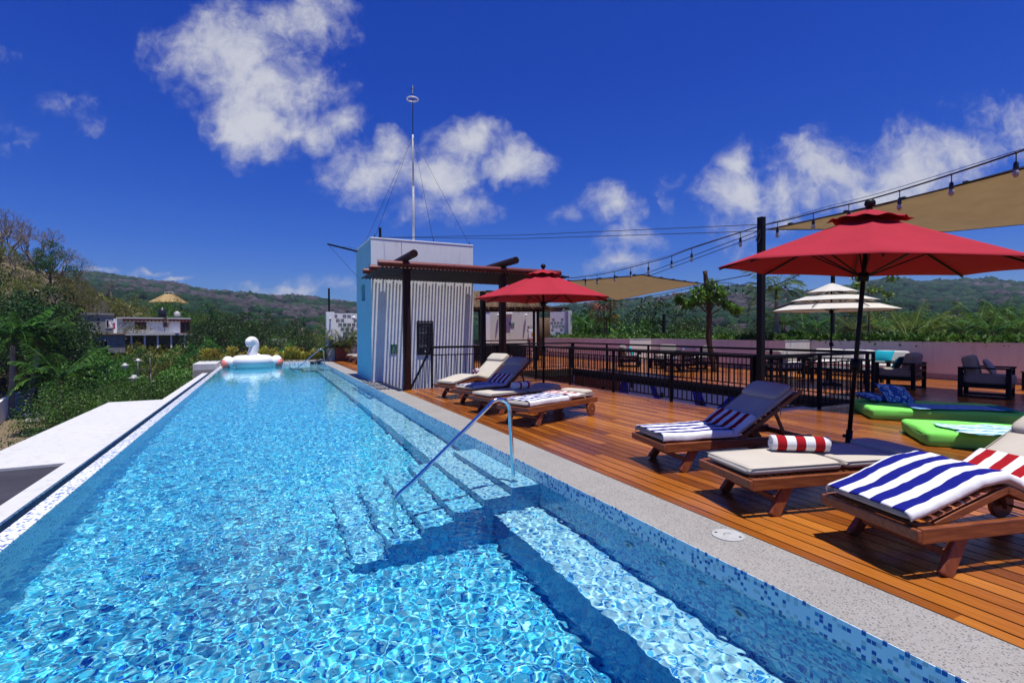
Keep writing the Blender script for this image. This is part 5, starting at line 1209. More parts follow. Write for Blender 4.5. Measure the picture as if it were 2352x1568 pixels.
def agave(label,p,s,seed):
    rng=random.Random(seed); m=MB()
    for k in range(22):
        a=k*2.4; el=.25+1.1*k/22; L=s*rng.uniform(.8,1.1); d=Vector((math.cos(a)*math.cos(el),math.sin(a)*math.cos(el),math.sin(el))); sd_=d.cross(Vector((0,0,1))).normalized()
        m.add([d*.05-sd_*.05*s,d*.05+sd_*.05*s,d*L*.5+sd_*.075*s-Vector((0,0,.02)),d*L,d*L*.5-sd_*.075*s-Vector((0,0,.02))],[(0,1,2,3,4)])
    o=m.build('agave',MT['agave'],None); o.location=p; return tag(o,label,'agave','agaves by the path')
agave('blue grey agave between the two pale boulders',gz(92,969),.75,1); agave('blue grey agave behind the larger pale boulder',gz(112,957),.95,2)
# ================================================================== houses on the left slope
MT['block']=None
t=NT('grey_blockwork'); br=t.n('ShaderNodeTexBrick'); br.inputs['Color1'].default_value=(.21,.21,.215,1); br.inputs['Color2'].default_value=(.30,.295,.29,1); br.inputs['Mortar'].default_value=(.12,.12,.12,1); br.inputs['Scale'].default_value=1; br.inputs['Brick Width'].default_value=.8; br.inputs['Row Height'].default_value=.22; br.inputs['Mortar Size'].default_value=.02
cb=t.n('ShaderNodeCombineXYZ'); sp=t.n('ShaderNodeSeparateXYZ'); t.l(t.coord(),sp.inputs[0]); t.l(t.math('ADD',sp.outputs[0],sp.outputs[1]),cb.inputs[0]); t.l(sp.outputs[2],cb.inputs[1]); t.l(cb.outputs[0],br.inputs[0])
t.col(t.mix(.5,br.outputs[0],t.ramp(t.noise(t.coord(),1.5,5).outputs['Fac'],[(.3,(.12,.12,.12)),(.7,(.36,.35,.34))]))); t.set(Roughness=.95); MT['block']=t.m
MT['redtrim']=M('red_oxide_trim',(.20,.02,.012),.7,.2,3)
class House:
    def __init__(s,name,label,cat,px0,px1,ybase,d):
        p=at(px0,ybase,d); th=math.atan(((px0+px1)/2-1176)/F); s.k=d/F; s.kx=s.k*math.cos(th); s.px0=px0; s.yb=ybase; s.W=(px1-px0)*s.kx; s.rz=-(YAW+th)
        s.t=thing(name,label,cat,p,s.rz)
    def X(s,px): return (px-s.px0)*s.kx
    def Z(s,y): return (s.yb-y)*s.k
    def box(s,name,m,px0,px1,y0,y1,d0=0,d1=4,parent=None): return MB().b2((s.X(px0),d0,s.Z(y0)),(s.X(px1),d1,s.Z(y1))).build(name,m,parent or s.t)
    def window(s,px0,px1,y0,y1,fr='redtrim'):
        f=MB(); a,b,c,e=s.X(px0),s.X(px1),s.Z(y0),s.Z(y1); w=.12
        f.b2((a-w,-.06,c-w),(b+w,-.003,c)).b2((a-w,-.06,e),(b+w,-.003,e+w)).b2((a-w,-.058,c),(a,-.003,e)).b2((b,-.058,c),(b+w,-.003,e)).b2(((a+b)/2-.04,-.05,c),((a+b)/2+.04,-.004,e)); o=f.build('window',MT[fr],s.t)
        MB().b2((a,-.03,c),(b,-.005,e)).build('pane',MT['glassdk'],o); return o
h=House('white_house','long white hillside house with dark red roof edge and a ladder against it','house',268,443,765,75)
h.box('wall',MT['stucco'],270,442,765,731,0,6); h.box('roof',MT['ledge'],268,444,731.5,728.5,-.5,6.3); 
tr=h.box('eave_trim',MT['redtrim'],282,444,735.5,731.6,-.45,-.02)
for q in range(284,442,9): MB().b2((h.X(q),-.40,h.Z(737.5)),(h.X(q)+.16,-.03,h.Z(735.4))).build('bracket',MT['redtrim'],tr)
h.window(311,334,755,741); h.window(378,388,749,741); dr_=h.window(420,441,764,739.5); 
h.box('terrace_slab',MT['ledge'],260,458,770,766,-2.6,.3); h.box('lower_wall',MT['block'],290,455,800,770.2,.4,6)
for q in (300,330,360,392,425,450): MB().b2((h.X(q),-2.3,h.Z(800)),(h.X(q)+.22,-2.05,h.Z(770.2))).build('column',MT['stucco'],h.t)
bl=MB(); bl.b2((h.X(335),-2.4,h.Z(762)),(h.X(400),-2.3,h.Z(761.2)))
for q in np.arange(335,400,2.2): bl.b2((h.X(q),-2.39,h.Z(765.8)),(h.X(q)+.06,-2.31,h.Z(762)))
bl.build('balustrade',MT['ledge'],h.t)
ld=thing('ladder','pale wooden ladder leaning against the roof edge of the white hillside house','ladder',(0,0,0),h.rz); m=MB()
a0=Vector((h.X(378.5),-1.3,h.Z(764))); a1=Vector((h.X(376),-.5,h.Z(725))); m.bar(a0,a1,.07,.07).bar(a0+Vector((.55,0,0)),a1+Vector((.55,0,0)),.07,.07)
for k in range(9): c_=a0.lerp(a1,(k+.5)/9); m.bar(c_,c_+Vector((.55,0,0)),.06,.06)
m.build('rails',MT['barkpale'],ld); ld.location=at(268,765,75)
wt=thing('water_tank','black water tank on the roof of the white hillside house','water tank',at(373,729,77)); MB().lathe([(.5,0),(.55,.1),(.55,1.1),(.35,1.35),(.2,1.4),(.2,1.5)],(0,0,0),18).build('tank',MT['blackp'],wt,True)
wt=thing('water_tank','small pale water tank with conical lid on the white house roof','water tank',at(407,729,77)); MB().lathe([(.4,0),(.42,.1),(.42,.7),(.12,.95)],(0,0,0),16).build('tank',MT['grey'],wt,True)
g=House('block_house','unfinished grey concrete block house below and left of the white house','house',193,292,806,66)
g.box('wall',MT['block'],196,290,812,768,0,5); g.box('roof',M('brown_roof_edge',(.35,.22,.16),.9),192,294,768.2,765.5,-.35,5.3); g.window(212,219,793,780,'grey'); g.window(230,247,800,781,'grey')
g2=House('block_house','grey block house with hanging laundry above the lower block house','house',180,264,765,72)
g2.box('wall',MT['block'],180,262,768,722,0,4); g2.box('roof',MT['block'],178,264,722.2,718,-.2,4.2); g2.window(246,257,752,735,'grey'); g2.box('side_wall',MT['stucco'],262.2,271,765,731,-.3,3)
lz=thing('laundry','white and pink laundry hanging in the window of the upper block house','laundry',at(250,752,71.7),-YAW); MB().grid(lambda u,v:(u*.65+.06*math.sin(v*7),.03*math.sin(u*9+v*5),v*.95),8,8).build('white_cloth',MT['whitep'],lz,True); MB().grid(lambda u,v:(.5+u*.35,.05+.03*math.sin(u*9),-.25+v*.9),6,6).build('pink_cloth',fabric('pink_cloth',(.4,.08,.13)),lz,True)
th=thing('thatched_hut','round thatched hut roof with a white ridge rail above the white house','hut',at(388,694,92),-YAW); thatchroof(4.6,4.0,-.05,1.55,8,1.0,2500,'thatch',th,.35)
for x in(-1.4,1.4):
    for y in(-1.2,1.2): MB().tube([(x,y,-2.6),(x,y,0)],.09,8).build('post',MT['bark'],th)
MB().tube([(-.8,0,1.55),(-.75,0,1.85),(.75,0,1.85),(.8,0,1.55)],.04,6).tube([(0,0,1.5),(0,0,1.85)],.03,6).build('ridge_rail',MT['whitep'],th)
w2=House('distant_house','small white flat roofed house among the trees behind the swan float','house',608,662,800,110)
w2.box('wall',MT['stucco'],625,655,800,784,0,5); w2.box('roof',MT['ledge'],622,661,784,779.5,-.6,5.5); w2.window(629,636,797,788,'grey'); w2.window(643,650,797,788,'grey'); w2.box('annex',MT['stucco'],610,624,806,792,0,4)
w3=House('distant_house','white villa with tiled roof on the wooded hillside right of the leaning trunk','house',1657,1697,735,330)
w3.box('wall',MT['stucco'],1660,1693,735,724,0,9); w3.box('upper_wall',MT['stucco'],1670,1690,724,717,1,8); w3.box('roof',M('clay_tile_roof',(.33,.12,.07),.9),1667,1695,717,714.5,0,9); w3.window(1664,1672,731,727,'grey'); w3.window(1680,1688,722,719,'grey')
w4=House('distant_house','orange roofed house high on the hillside left of the leaning trunk','house',1545,1575,682,420)
w4.box('wall',MT['stucco'],1548,1562,682,677,0,8); w4.box('roof',M('orange_tile_roof',(.42,.17,.09),.9),1544,1575,677,673,-1,9)
w5=House('distant_house','low white flat roofs with a domed tank among the palms at the right','house',1985,2080,772,150)
w5.box('wall',MT['stucco'],2015,2060,778,769,0,6); w5.box('roof',MT['ledge'],2010,2062,769,766.5,-.6,6.5); w5.box('side_roof',MT['ledge'],1985,2008,775,771,-1,5); w5.box('side_wall',MT['stucco'],1987,2006,785,775,-.5,5); o=MB().lathe([(.9,0),(.95,.2),(.95,1.0),(.6,1.4),(.05,1.6)],(w5.X(2046),2,w5.Z(766.4)),18).build('domed_tank',MT['whitep'],w5.t,True)
# ================================================================== street lamps
def lamp(label,x,y,d):
    p=at(x,y,d); gz_=-4.95; H_=p.z-gz_; t_=thing('street_lamp',label,'street lamp',(p.x+.9,p.y,gz_),0,'street lamps below the pool')
    MB().tube([(0,0,0),(0,0,H_+.3)],.05,10).lathe([(.11,0),(.12,.3),(.06,.5)],(0,0,0),12).build('pole',MT['darksteel'],t_,True)
    MB().tube([(0,0,H_+.2),(-.2,0,H_+.55),(-.55,0,H_+.62),(-.85,0,H_+.42),(-.9,0,H_+.2)],.025,8).build('arm',MT['darksteel'],t_,True)
    hd=MB().lathe([(.06,.24),(.13,.22),(.14,.12),(.30,.05),(.31,.02),(.12,.04)],(-.9,0,H_),18).build('lamp_head',MT['grey'],t_,True); MB().lathe([(.12,.03),(.15,-.08),(.12,-.2),(.03,-.26)],(-.9,0,H_),14).build('globe',MT['whitep'],hd,True)
lamp('street lamp with a stepped grey hood, highest of the four among the bushes',317,829,46); lamp('street lamp with a stepped grey hood left of and just below the highest one',287,840,43); lamp('nearest street lamp with a wide grey hood low in the green bushes',308,869,33); lamp('street lamp low in the bushes, right of the nearest one',346,877,38)
lamp('small distant street lamp left of the pool end crotons',556,880*.0+855,60) if False else None
# ================================================================== trees
def bare(label,h,seed,mat_='dry',group=None):
    t_=thing('bare_tree',label,'tree',(0,0,-20),0,group); rng=random.Random(seed); tm=MB(); tw_=MB()
    def br(p,d,L,r,k):
        q=p+d*L*.5+Vector((rng.uniform(-1,1),rng.uniform(-1,1),rng.uniform(-.3,.6)))*L*.10; e=p+d*L; (tm if k<2 else tw_).tube([p,q,e],[r,r*.8,r*.6],6 if k<2 else 3,cap=False)
        if k>=5: return
        for i in range(3 if k<4 else 4):
            a=rng.uniform(0,6.28); s=rng.uniform(.45,1.0); ax=d.cross(Vector((math.cos(a),math.sin(a),.2))).normalized(); nd=(d*math.cos(s)+ax*math.sin(s)); nd.z+=.12; nd.normalize(); br(e if i else q.lerp(e,.6),nd,L*rng.uniform(.58,.8),r*.56,k+1)
    br(Vector((0,0,-.3)),Vector((rng.uniform(-.15,.15),0,1)).normalized(),h*.28,h*.022,0); tm.build('trunk',MT[mat_],t_); tw_.build('twigs',MT[mat_],t_); return t_
def tree(label,h,w,m,seed,nl=3200,leaf=.26,group=None,cl=26,flat=.75,name='tree',cat='tree',lowstart=.25):
    """tapered trunk with limbs and a crown of leaf clumps with gaps"""
    t_=thing(name,label,cat,(0,0,-20),0,group); rng=np.random.default_rng(seed); cc=[];rr=[]
    for k in range(cl):
        a=k*2.4+rng.random(); f=rng.random()**.5; z=h*(lowstart+(1-lowstart)*(1-f*f*.75)*rng.random()**.35)*.93; cc.append((w*f*math.cos(a)*.8,w*f*math.sin(a)*.8,z)); rr.append(w*(.20+.17*rng.random()))
    cc=np.array(cc);rr=np.array(rr); V,F_=leaves(clump_points(nl,cc,rr,rng,.45),leaf,.5,.25,rng); np_mesh('crown',V,F_,MT[m],t_)
    b=MB(); b.tube([(0,0,-.5),(.1,0,h*.25),(0,.1,h*.5)],[h*.028,h*.02,h*.013],8)
    for k in range(0,cl,2): c=Vector(cc[k]); b.tube([(0,0,h*(.15+.02*(k%8))),c*.55+Vector((0,0,h*.06)),c],[h*.012,h*.008,h*.003],5)
    b.build('trunk',MT['bark'],t_); return t_
K={}
K['dk']=tree('dark green broadleaf tree in the wooded valley below the hills',9,4.2,'leafdk',11,group='dark trees of the valley')
K['mid']=tree('mid green broadleaf tree in the wooded valley below the hills',8,3.8,'leafmid',12,group='green trees of the valley')
K['ol']=tree('olive coloured feathery tree on the dry slopes',7,4.2,'leafol',13,3600,.20,group='olive trees of the slopes')
K['lt']=tree('fresh light green small tree among the slope bushes',5,2.4,'leaflt',14,1900,.24,group='light green trees of the slopes')
K['bush']=tree('low dark green bush filling gaps between the trees',3.4,3.0,'leafmid',15,2300,.22,group='bushes between the trees',lowstart=.02,name='bush',cat='bush')
K['bushol']=tree('round olive bush on the slope',3.4,2.8,'leafol',16,2600,.17,group='olive bushes of the slope',lowstart=.02,name='bush',cat='bush')
K['fe']=tree('flat topped feathery green tree just beyond the white roof slab',4.2,3.6,'leaffe',17,13000,.085,group='feathery trees beside the white roof slab',cl=40,lowstart=.35)
K['bare']=bare('grey leafless tree with fine twigs on the dry slope',8,3,group='leafless trees of the slope')
K['bare2']=bare('grey leafless tree with wide forked branches on the dry slope',7,8,group='leafless trees of the slope')
used={}
HT={'dk':9,'mid':8,'ol':7,'lt':5,'bush':3.4,'bushol':3.4,'fe':4.2,'bare':8,'bare2':7}
def plant(kind,px,d,s=1.0,dz=0.0,label=None,group=None,z=None):
    yt=762-(terr(px,d)+HT[kind]*s-1.57)*F/d
    if d<75 and ((185<px<296 and yt<796) or (296<=px<450 and yt<778)): s=max(.25,((762-(796 if px<296 else 778))/F*d+1.57-terr(px,d))/HT[kind])
    src=K[kind]; o=src if kind not in used else dup(src); used[kind]=1
    p=gp(px,d); o.location=(p.x,p.y,(terr(px,d) if z is None else z)+dz); o.rotation_euler=(0,0,RS.uniform(0,6.28)); q=s*RS.uniform(.9,1.1); o.scale=(q,q,q*RS.uniform(.9,1.1))
    if label: o['label']=label
    if group: o['group']=group
    return o
RS=random.Random(21)
# left slope, crest to foot
for px,d,s in ((-60,118,1.25),(10,116,1.35),(40,110,1.2),(70,108,1.2),(100,112,1.15),(125,108,1.1),(150,110,1.0),(182,110,1.0),(-20,108,1.1),(0,100,1.2),(85,100,1.1),(30,104,1.3)): plant('bare' if RS.random()<.5 else 'bare2',px,d,s*1.35)
plant('bare2',262,100,.95,1.0,'pale leafless tree with wide branches standing above the white house')
for i in range(34):
    px=RS.uniform(-120,230); d=RS.uniform(62,112); k=RS.choice(['bare','bare2','ol','ol','ol','dk','bushol'])
    plant(k,px,d,RS.uniform(.55,.9))
for i in range(22):
    px=RS.uniform(-60,330); d=RS.uniform(72,100); plant(RS.choice(['ol','ol','bushol']),px,d,RS.uniform(.6,.9))
for i in range(14):
    px=RS.uniform(430,520); d=RS.uniform(80,110); plant(RS.choice(['ol','dk','bushol','mid']),px,d,RS.uniform(.5,.8))
for i,(px,d,s) in enumerate([(385,86,1.05),(402,86,1.0),(370,87,1.0),(418,86,.9),(352,88,.6),(437,84,.62),(393,83,.72)]): plant('mid',px,d,s)
for i,(px,d,s) in enumerate([(455,76,.9),(475,72,.95),(500,78,1.0),(520,74,.95),(545,80,1.1),(575,78,1.1),(600,84,1.0),(560,70,.85),(590,95,1.0),(480,90,1.1),(530,92,1.1)]): plant('dk',px,d,s*.86)
plant('bushol',470,52,1.25,0,'large round olive bush left of the pool end'); plant('bushol',492,55,1.15); plant('lt',515,56,.75)
for i in range(26):
    px=RS.uniform(640,830); d=RS.uniform(70,150); plant(RS.choice(['dk','ol','mid','dk','bush']),px,d,RS.uniform(.6,.95))
for i in range(46):   # foot of the slope under the houses
    px=RS.uniform(180,560); d=RS.uniform(34,66); plant(RS.choice(['lt','bush','bush','mid','bushol','lt']),px,d,RS.uniform(.42,.75) if d<55 else RS.uniform(.5,.9))
for i in range(26):
    px=RS.uniform(300,620); d=RS.uniform(30,48); plant(RS.choice(['bush','bush','lt']),px,d,RS.uniform(.6,.95))
for px,d,s in ((235,23,1.0),(290,24,1.05),(340,24,.95),(390,26,.95),(210,27,1.0),(430,30,1.0),(260,20,.8),(320,30,1.0)): plant('fe',px,d,s)
for i in range(14):
    px=RS.uniform(-90,120); d=RS.uniform(54,66); plant('dk',px,d,RS.uniform(.8,1.15))
for px,d,s in ((2,54,.9),(45,55,1.0),(100,54,1.0),(140,47,1.0),(170,45,.9),(70,53,1.1),(20,52,1.1),(-40,48,1.1),(190,48,.8),(150,52,1.0),(120,56,1.1)): plant('dk',px,d,s)
for px,d,s in ((138,38,.4),(150,36,.45),(165,40,.6)): plant('bush',px,d,s)
# right side, beyond the terrace
for i in range(70):
    px=RS.uniform(1290,2480); d=RS.uniform(38,150); k=RS.choice(['dk','mid','ol','mid','dk','bush']); top=(762-RS.uniform(700,738))/F*d+1.57+4.95
    base_h={'dk':9,'mid':8,'ol':7,'bush':3.4}[k]; s=min(top/base_h,1.15) if k!='bush' else 1.6
    plant(k,px,d,s*.95)
for px,d,top in ((1450,40,700),(1490,38,705),(1540,40,690),(1575,44,705),(1420,46,715),(1510,50,690),(1600,48,715),(1700,52,725),(1860,55,735),(1330,60,700),(1300,52,712),(1375,55,722),(2100,60,735),(2180,65,728)):
    plant(RS.choice(['mid','dk']),px,d,((762-top)/F*d+6.5)/8.6)
for i in range(60):
    px=RS.uniform(1290,2500); d=RS.uniform(140,215); plant(RS.choice(['dk','mid','ol','mid']),px,d,RS.uniform(.9,1.25))
for i in range(24):
    px=RS.uniform(430,860); d=RS.uniform(120,200); plant(RS.choice(['dk','mid','ol']),px,d,RS.uniform(.8,1.2))
# palms of the lower left garden and the far groves
def pz(x,y,d): return at(x,y,d)
for i,(bx,by,tx,ty,d,lab) in enumerate([(23,958,30,793,37.5,'tall grey trunked palm nearest the left picture edge'),(55,950,88,800,37,'leaning grey trunked palm in front of the white garden wall'),(84,938,90,810,39.5,'dark trunked palm just right of the leaning one')]):
    b_=gz(bx,by); tp=at(tx,ty,(Vector((b_.x,b_.y,0)).dot(FH))); palm(lab,(b_.x,b_.y,-4.95),tp,20,3.1,'palm','barkpale' if i<2 else 'bark',.19,seed=i+20,nl=34,droop=1.15)
palm('broad palm with long arching sunlit fronds right of the tall garden palms',(gp(138,34).x,gp(138,34).y,-4.95),at(140,868,34),18,3.0,'palm','bark',.16,seed=31,nl=38,droop=1.0,shaft=False)
for i,(x,y,d,L) in enumerate([(330,700,96,2.2),(452,735,84,2.0),(505,738,95,2.2),(575,742,120,2.4),(625,778,90,2.2),(643,775,96,2.2),(660,780,92,2.0)]):
    tp=at(x,y+6,d); palm(['palm on the slope beside the thatched hut']*1+['palm standing among the dark trees left of the tower'][0:0] and '' or ('palm with a ragged crown on the slope between the thatched hut and the dry trees' if i==0 else 'palm among the dark trees of the valley left of the tower'),(tp.x,tp.y,min(terr(x,d),tp.z-3)),tp,13,L,'palm','bark',.14,'valley palms left of the tower' if i else None,False,seed=40+i,nl=18)
for i,(x,y,d,L,mm) in enumerate([(1875,742,45,1.9,'palm'),(1800,735,42,2.0,'palm'),(1965,750,40,1.9,'palmyel'),(2100,748,34,2.1,'palmyel'),(2250,736,40,2.4,'palmyel'),(2310,728,42,2.6,'palm'),(2210,750,38,2.0,'palm'),(2340,752,36,2.2,'palmyel'),(2370,745,38,2.6,'palm'),(2140,742,60,2.0,'palm'),(2120,730,90,2.4,'palm'),(2160,732,95,2.4,'palm'),(1360,752,32,1.8,'palm'),(1325,745,34,1.6,'palm'),(2030,740,55,2.0,'palm'),(2280,755,33,1.9,'palm')]):
    tp=at(x,y+8,d); palm('feathery palm crown among the trees beyond the terrace planter wall',(tp.x,tp.y,-5),tp,20,L,mm,'bark',.14,'palms beyond the terrace wall',False,seed=60+i,nl=30)
sc_=at(2085,778,30); palm('stiff upright palm crown just beyond the planter wall, right of the near umbrella pole',(sc_.x,sc_.y,-5),sc_,18,2.3,'palmyel','bark',.18,None,False,seed=90,nl=30,droop=.35)
for k,v_ in K.items():
    if k not in used: bpy.data.objects.remove(v_)
# ================================================================== distant forest on the hills (one mass)
ph=(1+5**.5)/2
iv=np.array([(-1,ph,0),(1,ph,0),(-1,-ph,0),(1,-ph,0),(0,-1,ph),(0,1,ph),(0,-1,-ph),(0,1,-ph),(ph,0,-1),(ph,0,1),(-ph,0,-1),(-ph,0,1)],float); iv/=np.linalg.norm(iv[0])
if_=[(0,11,5),(0,5,1),(0,1,7),(0,7,10),(0,10,11),(1,5,9),(5,11,4),(11,10,2),(10,7,6),(7,1,8),(3,9,4),(3,4,2),(3,2,6),(3,6,8),(3,8,9),(4,9,5),(2,4,11),(6,2,10),(8,6,7),(9,8,1)]
def subdiv(v,f):
    v=list(map(tuple,v)); c={}; out=[]
    def mid(a,b):
        k=(min(a,b),max(a,b))
        if k not in c: m=(np.array(v[a])+np.array(v[b])); m/=np.linalg.norm(m); c[k]=len(v); v.append(tuple(m))
        return c[k]
    for a,b,d in f: x,y,z=mid(a,b),mid(b,d),mid(d,a); out+=[(a,x,z),(b,y,x),(d,z,y),(x,y,z)]
    return np.array(v),np.array(out)
sv,sf=subdiv(iv,if_)
N=10500; rng=np.random.default_rng(99); VV=np.empty((N,len(sv),3),np.float32); CC=np.empty((N,len(sv),3),np.float32)
pal=[(.010,.032,.016),(.018,.05,.020),(.038,.062,.024),(.060,.052,.062),(.075,.064,.072)]
for i in range(N):
    px=rng.uniform(-350,2750); d=180+720*rng.random()**.75; p=gp(px,d); z=terr(px,d); r=2.6+d/190*rng.uniform(.8,1.3)
    n1=noise.noise(Vector((p.x*.007,p.y*.007,9)))+.35*noise.noise(Vector((p.x*.03,p.y*.03,2))); bare_=n1+(.22 if px<800 else -.05)+rng.normal()*.10>.24
    c=pal[3+int(rng.random()<.5)] if bare_ else pal[int(min(2,max(0,1+rng.normal()*.8)))]; c=np.array(c)*rng.uniform(.7,1.3)
    s=np.array([r,r,r*rng.uniform(.65,.95)]); VV[i]=sv*s*(1+rng.normal(size=(len(sv),1))*.16)+np.array([p.x,p.y,z+r*.35]); CC[i]=c
F_=(sf[None]+(np.arange(N)*len(sv))[:,None,None]).reshape(-1,3)
t=NT('distant_canopy'); at_=t.n('ShaderNodeAttribute',attribute_name='tint'); q=t.noise(t.coord(),.9,5,.7)
t.col(t.mix(1.0,at_.outputs['Color'],t.ramp(q.outputs['Fac'],[(.35,(.35,.38,.35)),(.62,(1.25,1.25,1.2))]),'MULTIPLY')); t.set(Roughness=.9); t.b.inputs['Specular IOR Level'].default_value=.1; t.bump(q.outputs['Fac'],1.0,1.2)
tag(np_mesh('distant_forest',VV.reshape(-1,3),F_,t.m,colors=CC.reshape(-1,3)),'continuous green and mauve forest covering the distant hills','forest',kind='stuff')
# undergrowth covering the valley floor
def field(n,f,size,seed):
    rng=np.random.default_rng(seed); P_=[]
    for _ in range(n):
        px,d=f(rng); p=gp(px,d); P_.append((p.x,p.y,terr(px,d)+rng.random()*1.3))
    return leaves(np.array(P_),size,.55,.4,rng)
V1,F1=field(16000,lambda r:(r.uniform(150,860),30+60*r.random()),.55,5); V2,F2=field(16000,lambda r:(r.uniform(-250,860),52+140*r.random()),.8,6); V3,F3=field(14000,lambda r:(r.uniform(1250,2500),45+150*r.random()),.9,7)
tag(np_mesh('undergrowth',np.concatenate([V1,V2,V3]),np.concatenate([F1,F2+len(V1),F3+len(V1)+len(V2)]),MT['leafol']),'tangled olive undergrowth covering the valley floor and slopes','undergrowth',kind='stuff')
# ================================================================== sky, clouds, sun
SUNV=Vector((.05,-.19,1)).normalized(); el=math.asin(SUNV.z); az=math.atan2(SUNV.x,SUNV.y)
w=bpy.data.worlds.new('World'); scene.world=w; w.use_nodes=True
class WT(NT):
    def __init__(s): s.t=w.node_tree; s.bg=s.t.nodes['Background']
t=WT(); sk=t.n('ShaderNodeTexSky',sky_type='NISHITA'); sk.sun_disc=False; sk.sun_elevation=el; sk.sun_rotation=az; sk.air_density=1.0; sk.dust_density=.6; sk.ozone_density=3.0; sk.altitude=50
tc=t.n('ShaderNodeTexCoord'); dirv=tc.outputs['Generated']
def dot(v):
    q=t.n('ShaderNodeVectorMath',operation='DOT_PRODUCT'); t.l(dirv,q.inputs[0]); q.inputs[1].default_value=v; return q.outputs['Value']
fz=t.math('MAXIMUM',dot(tuple(FH)),.02); u=t.math('DIVIDE',dot(tuple(RH)),fz); sp=t.n('ShaderNodeSeparateXYZ'); t.l(dirv,sp.inputs[0]); v=t.math('DIVIDE',sp.outputs[2],fz)
hs=t.n('ShaderNodeHueSaturation'); hs.inputs['Saturation'].default_value=SKY_SAT; hs.inputs['Hue'].default_value=SKY_HUE; t.l(sk.outputs[0],hs.inputs['Color'])
sp0=t.n('ShaderNodeSeparateXYZ'); t.l(dirv,sp0.inputs[0]); tint=t.ramp(sp0.outputs[2],[(0,(.52,.78,1.45)),(.42,SKY_TINT),(.14,(.40,.68,1.6))]); base=t.mix(1.0,hs.outputs[0],tint,'MULTIPLY')
uv0=t.n('ShaderNodeCombineXYZ'); t.l(u,uv0.inputs[0]); t.l(v,uv0.inputs[1])
wn=t.noise(uv0.outputs[0],6,5,.55); wo=t.n('ShaderNodeVectorMath',operation='SUBTRACT'); t.l(wn.outputs['Color'],wo.inputs[0]); wo.inputs[1].default_value=(.5,.5,.5)
ws=t.n('ShaderNodeVectorMath',operation='SCALE'); ws.inputs['Scale'].default_value=.11; t.l(wo.outputs[0],ws.inputs[0]); uv=t.n('ShaderNodeVectorMath',operation='ADD'); t.l(uv0.outputs[0],uv.inputs[0]); t.l(ws.outputs[0],uv.inputs[1])
n1=t.noise(uv.outputs[0],8,12,.60,.3).outputs['Fac']; n2=t.noise(uv.outputs[0],2.2,4,.5).outputs['Fac']
CL=[(500,110,120,95,1),(560,150,140,130,1),(640,200,150,100,1),(720,45,110,85,.75),(640,70,120,60,.8),(600,280,110,90,1),(700,290,110,55,.95),(630,345,90,26,.6),(790,275,60,45,.9),(870,395,110,75,1),(900,350,60,50,1),(1010,410,110,60,1),(1080,340,85,55,.95),(1180,380,80,50,1),(1110,320,40,34,.9),(1060,480,90,45,.75),(960,480,80,50,.6),(1400,475,72,50,.8),(1300,495,48,28,.55),(1420,560,90,34,.6),(1420,610,70,30,.85),(1530,410,40,30,.4),(1690,385,40,45,.9),(1700,450,90,60,.9),(1800,450,130,80,.85),(1920,400,150,75,.9),(2080,380,140,75,.9),(2210,340,200,70,.8),(2290,285,160,60,.55),(2000,450,200,60,.8),(1740,530,110,60,.6),(1545,480,22,40,.4),(110,235,120,34,.35),(205,270,60,26,.25),(40,120,60,26,.2),(355,621,44,9,.8),(240,615,40,7,.55),(400,640,42,9,.8),(690,650,130,24,.55),(790,655,60,22,.6),(640,660,100,14,.5),(-300,300,300,120,.7),(2800,200,250,120,.7)]
f=0.0
for (x,y,a,b,s) in CL:
    mp=t.n('ShaderNodeMapping',vector_type='POINT'); mp.inputs['Location'].default_value=(-(x-1176)/F/(a/F),-(763-y)/F/(b/F),0); mp.inputs['Scale'].default_value=(F/a,F/b,1); t.l(uv.outputs[0],mp.inputs['Vector'])
    q=t.n('ShaderNodeVectorMath',operation='LENGTH'); t.l(mp.outputs[0],q.inputs[0])
    g=t.math('MULTIPLY',t.math('SUBTRACT',1.3,t.math('MULTIPLY',q.outputs['Value'],.88),clamp=False),s)
    f=t.math('MAXIMUM',f,g)
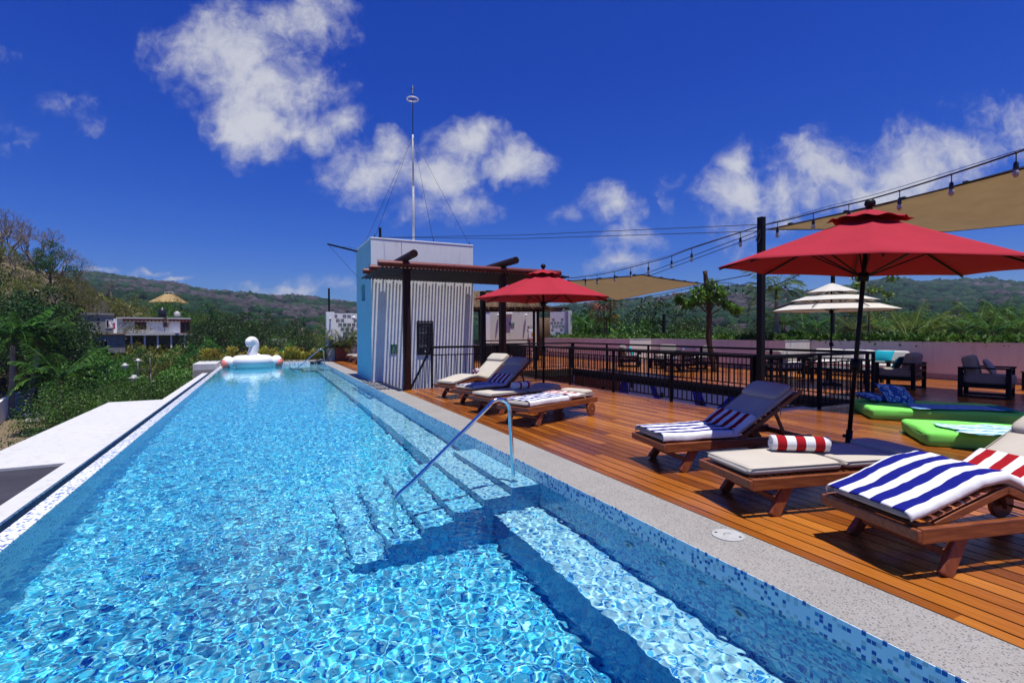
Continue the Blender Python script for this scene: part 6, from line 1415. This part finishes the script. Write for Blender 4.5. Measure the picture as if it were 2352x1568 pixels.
n3=t.noise(uv0.outputs[0],30,8,.65,.6).outputs['Fac']; dens=t.math('ADD',t.math('MULTIPLY',f,1.05),t.math('ADD',t.math('MULTIPLY_ADD',n1,2.6,-1.36),t.math('MULTIPLY_ADD',n3,1.1,-.55)))
dens=t.math('SUBTRACT',dens,t.math('MULTIPLY',t.math('SUBTRACT',.14,f,clamp=True),3.0)); mr=t.n('ShaderNodeMapRange',interpolation_type='SMOOTHSTEP'); mr.inputs['From Min'].default_value=.0; mr.inputs['From Max'].default_value=1.25; t.l(dens,mr.inputs['Value'])
front=t.math('GREATER_THAN',dot(tuple(FH)),.03); mask=t.math('MULTIPLY',t.math('MULTIPLY',mr.outputs[0],.9),front)
ccol=t.ramp(t.math('ADD',t.math('MULTIPLY',n2,.6),t.math('MULTIPLY',dens,.32)),[(.30,CLOUD_LO),(.75,CLOUD_HI)])
# whitening towards the horizon comes from low haze
final=t.mix(mask,base,ccol); t.l(final,t.bg.inputs[0]); t.bg.inputs[1].default_value=SKY_STR
sl=bpy.data.lights.new('sun','SUN'); sl.energy=SUN_E; sl.angle=R(.5); sl.color=(1,.965,.90); sl.cycles.is_caustics_light=True
so2=bpy.data.objects.new('sun',sl); COL.objects.link(so2); so2.rotation_euler=SUNV.to_track_quat('Z','Y').to_euler(); so2.location=(0,0,60)
if HAZE>0:
    bx=MB().b2((-1900,-300,-13),(1900,1650,150)).build('haze',None); t=NT('haze_air'); t.t.nodes.remove(t.b); pv=t.n('ShaderNodeVolumePrincipled'); pv.inputs['Density'].default_value=HAZE; pv.inputs['Color'].default_value=(.62,.78,1.0,1); pv.inputs['Anisotropy'].default_value=.2; t.l(pv.outputs[0],t.out.inputs['Volume']); bx.data.materials.append(t.m); tag(bx,kind='stuff'); bx['label']='thin bluish air haze over the valley and hills'; bx['category']='haze'
vs_=scene.view_settings; vs_.view_transform='Standard'; vs_.look='None'; vs_.exposure=EXPO; vs_.gamma=1.0; vs_.use_curve_mapping=False
scene.cycles.max_bounces=8; scene.cycles.transparent_max_bounces=8; scene.cycles.caustics_refractive=True; scene.cycles.caustics_reflective=False; scene.cycles.sample_clamp_indirect=4; scene.cycles.use_denoising=True
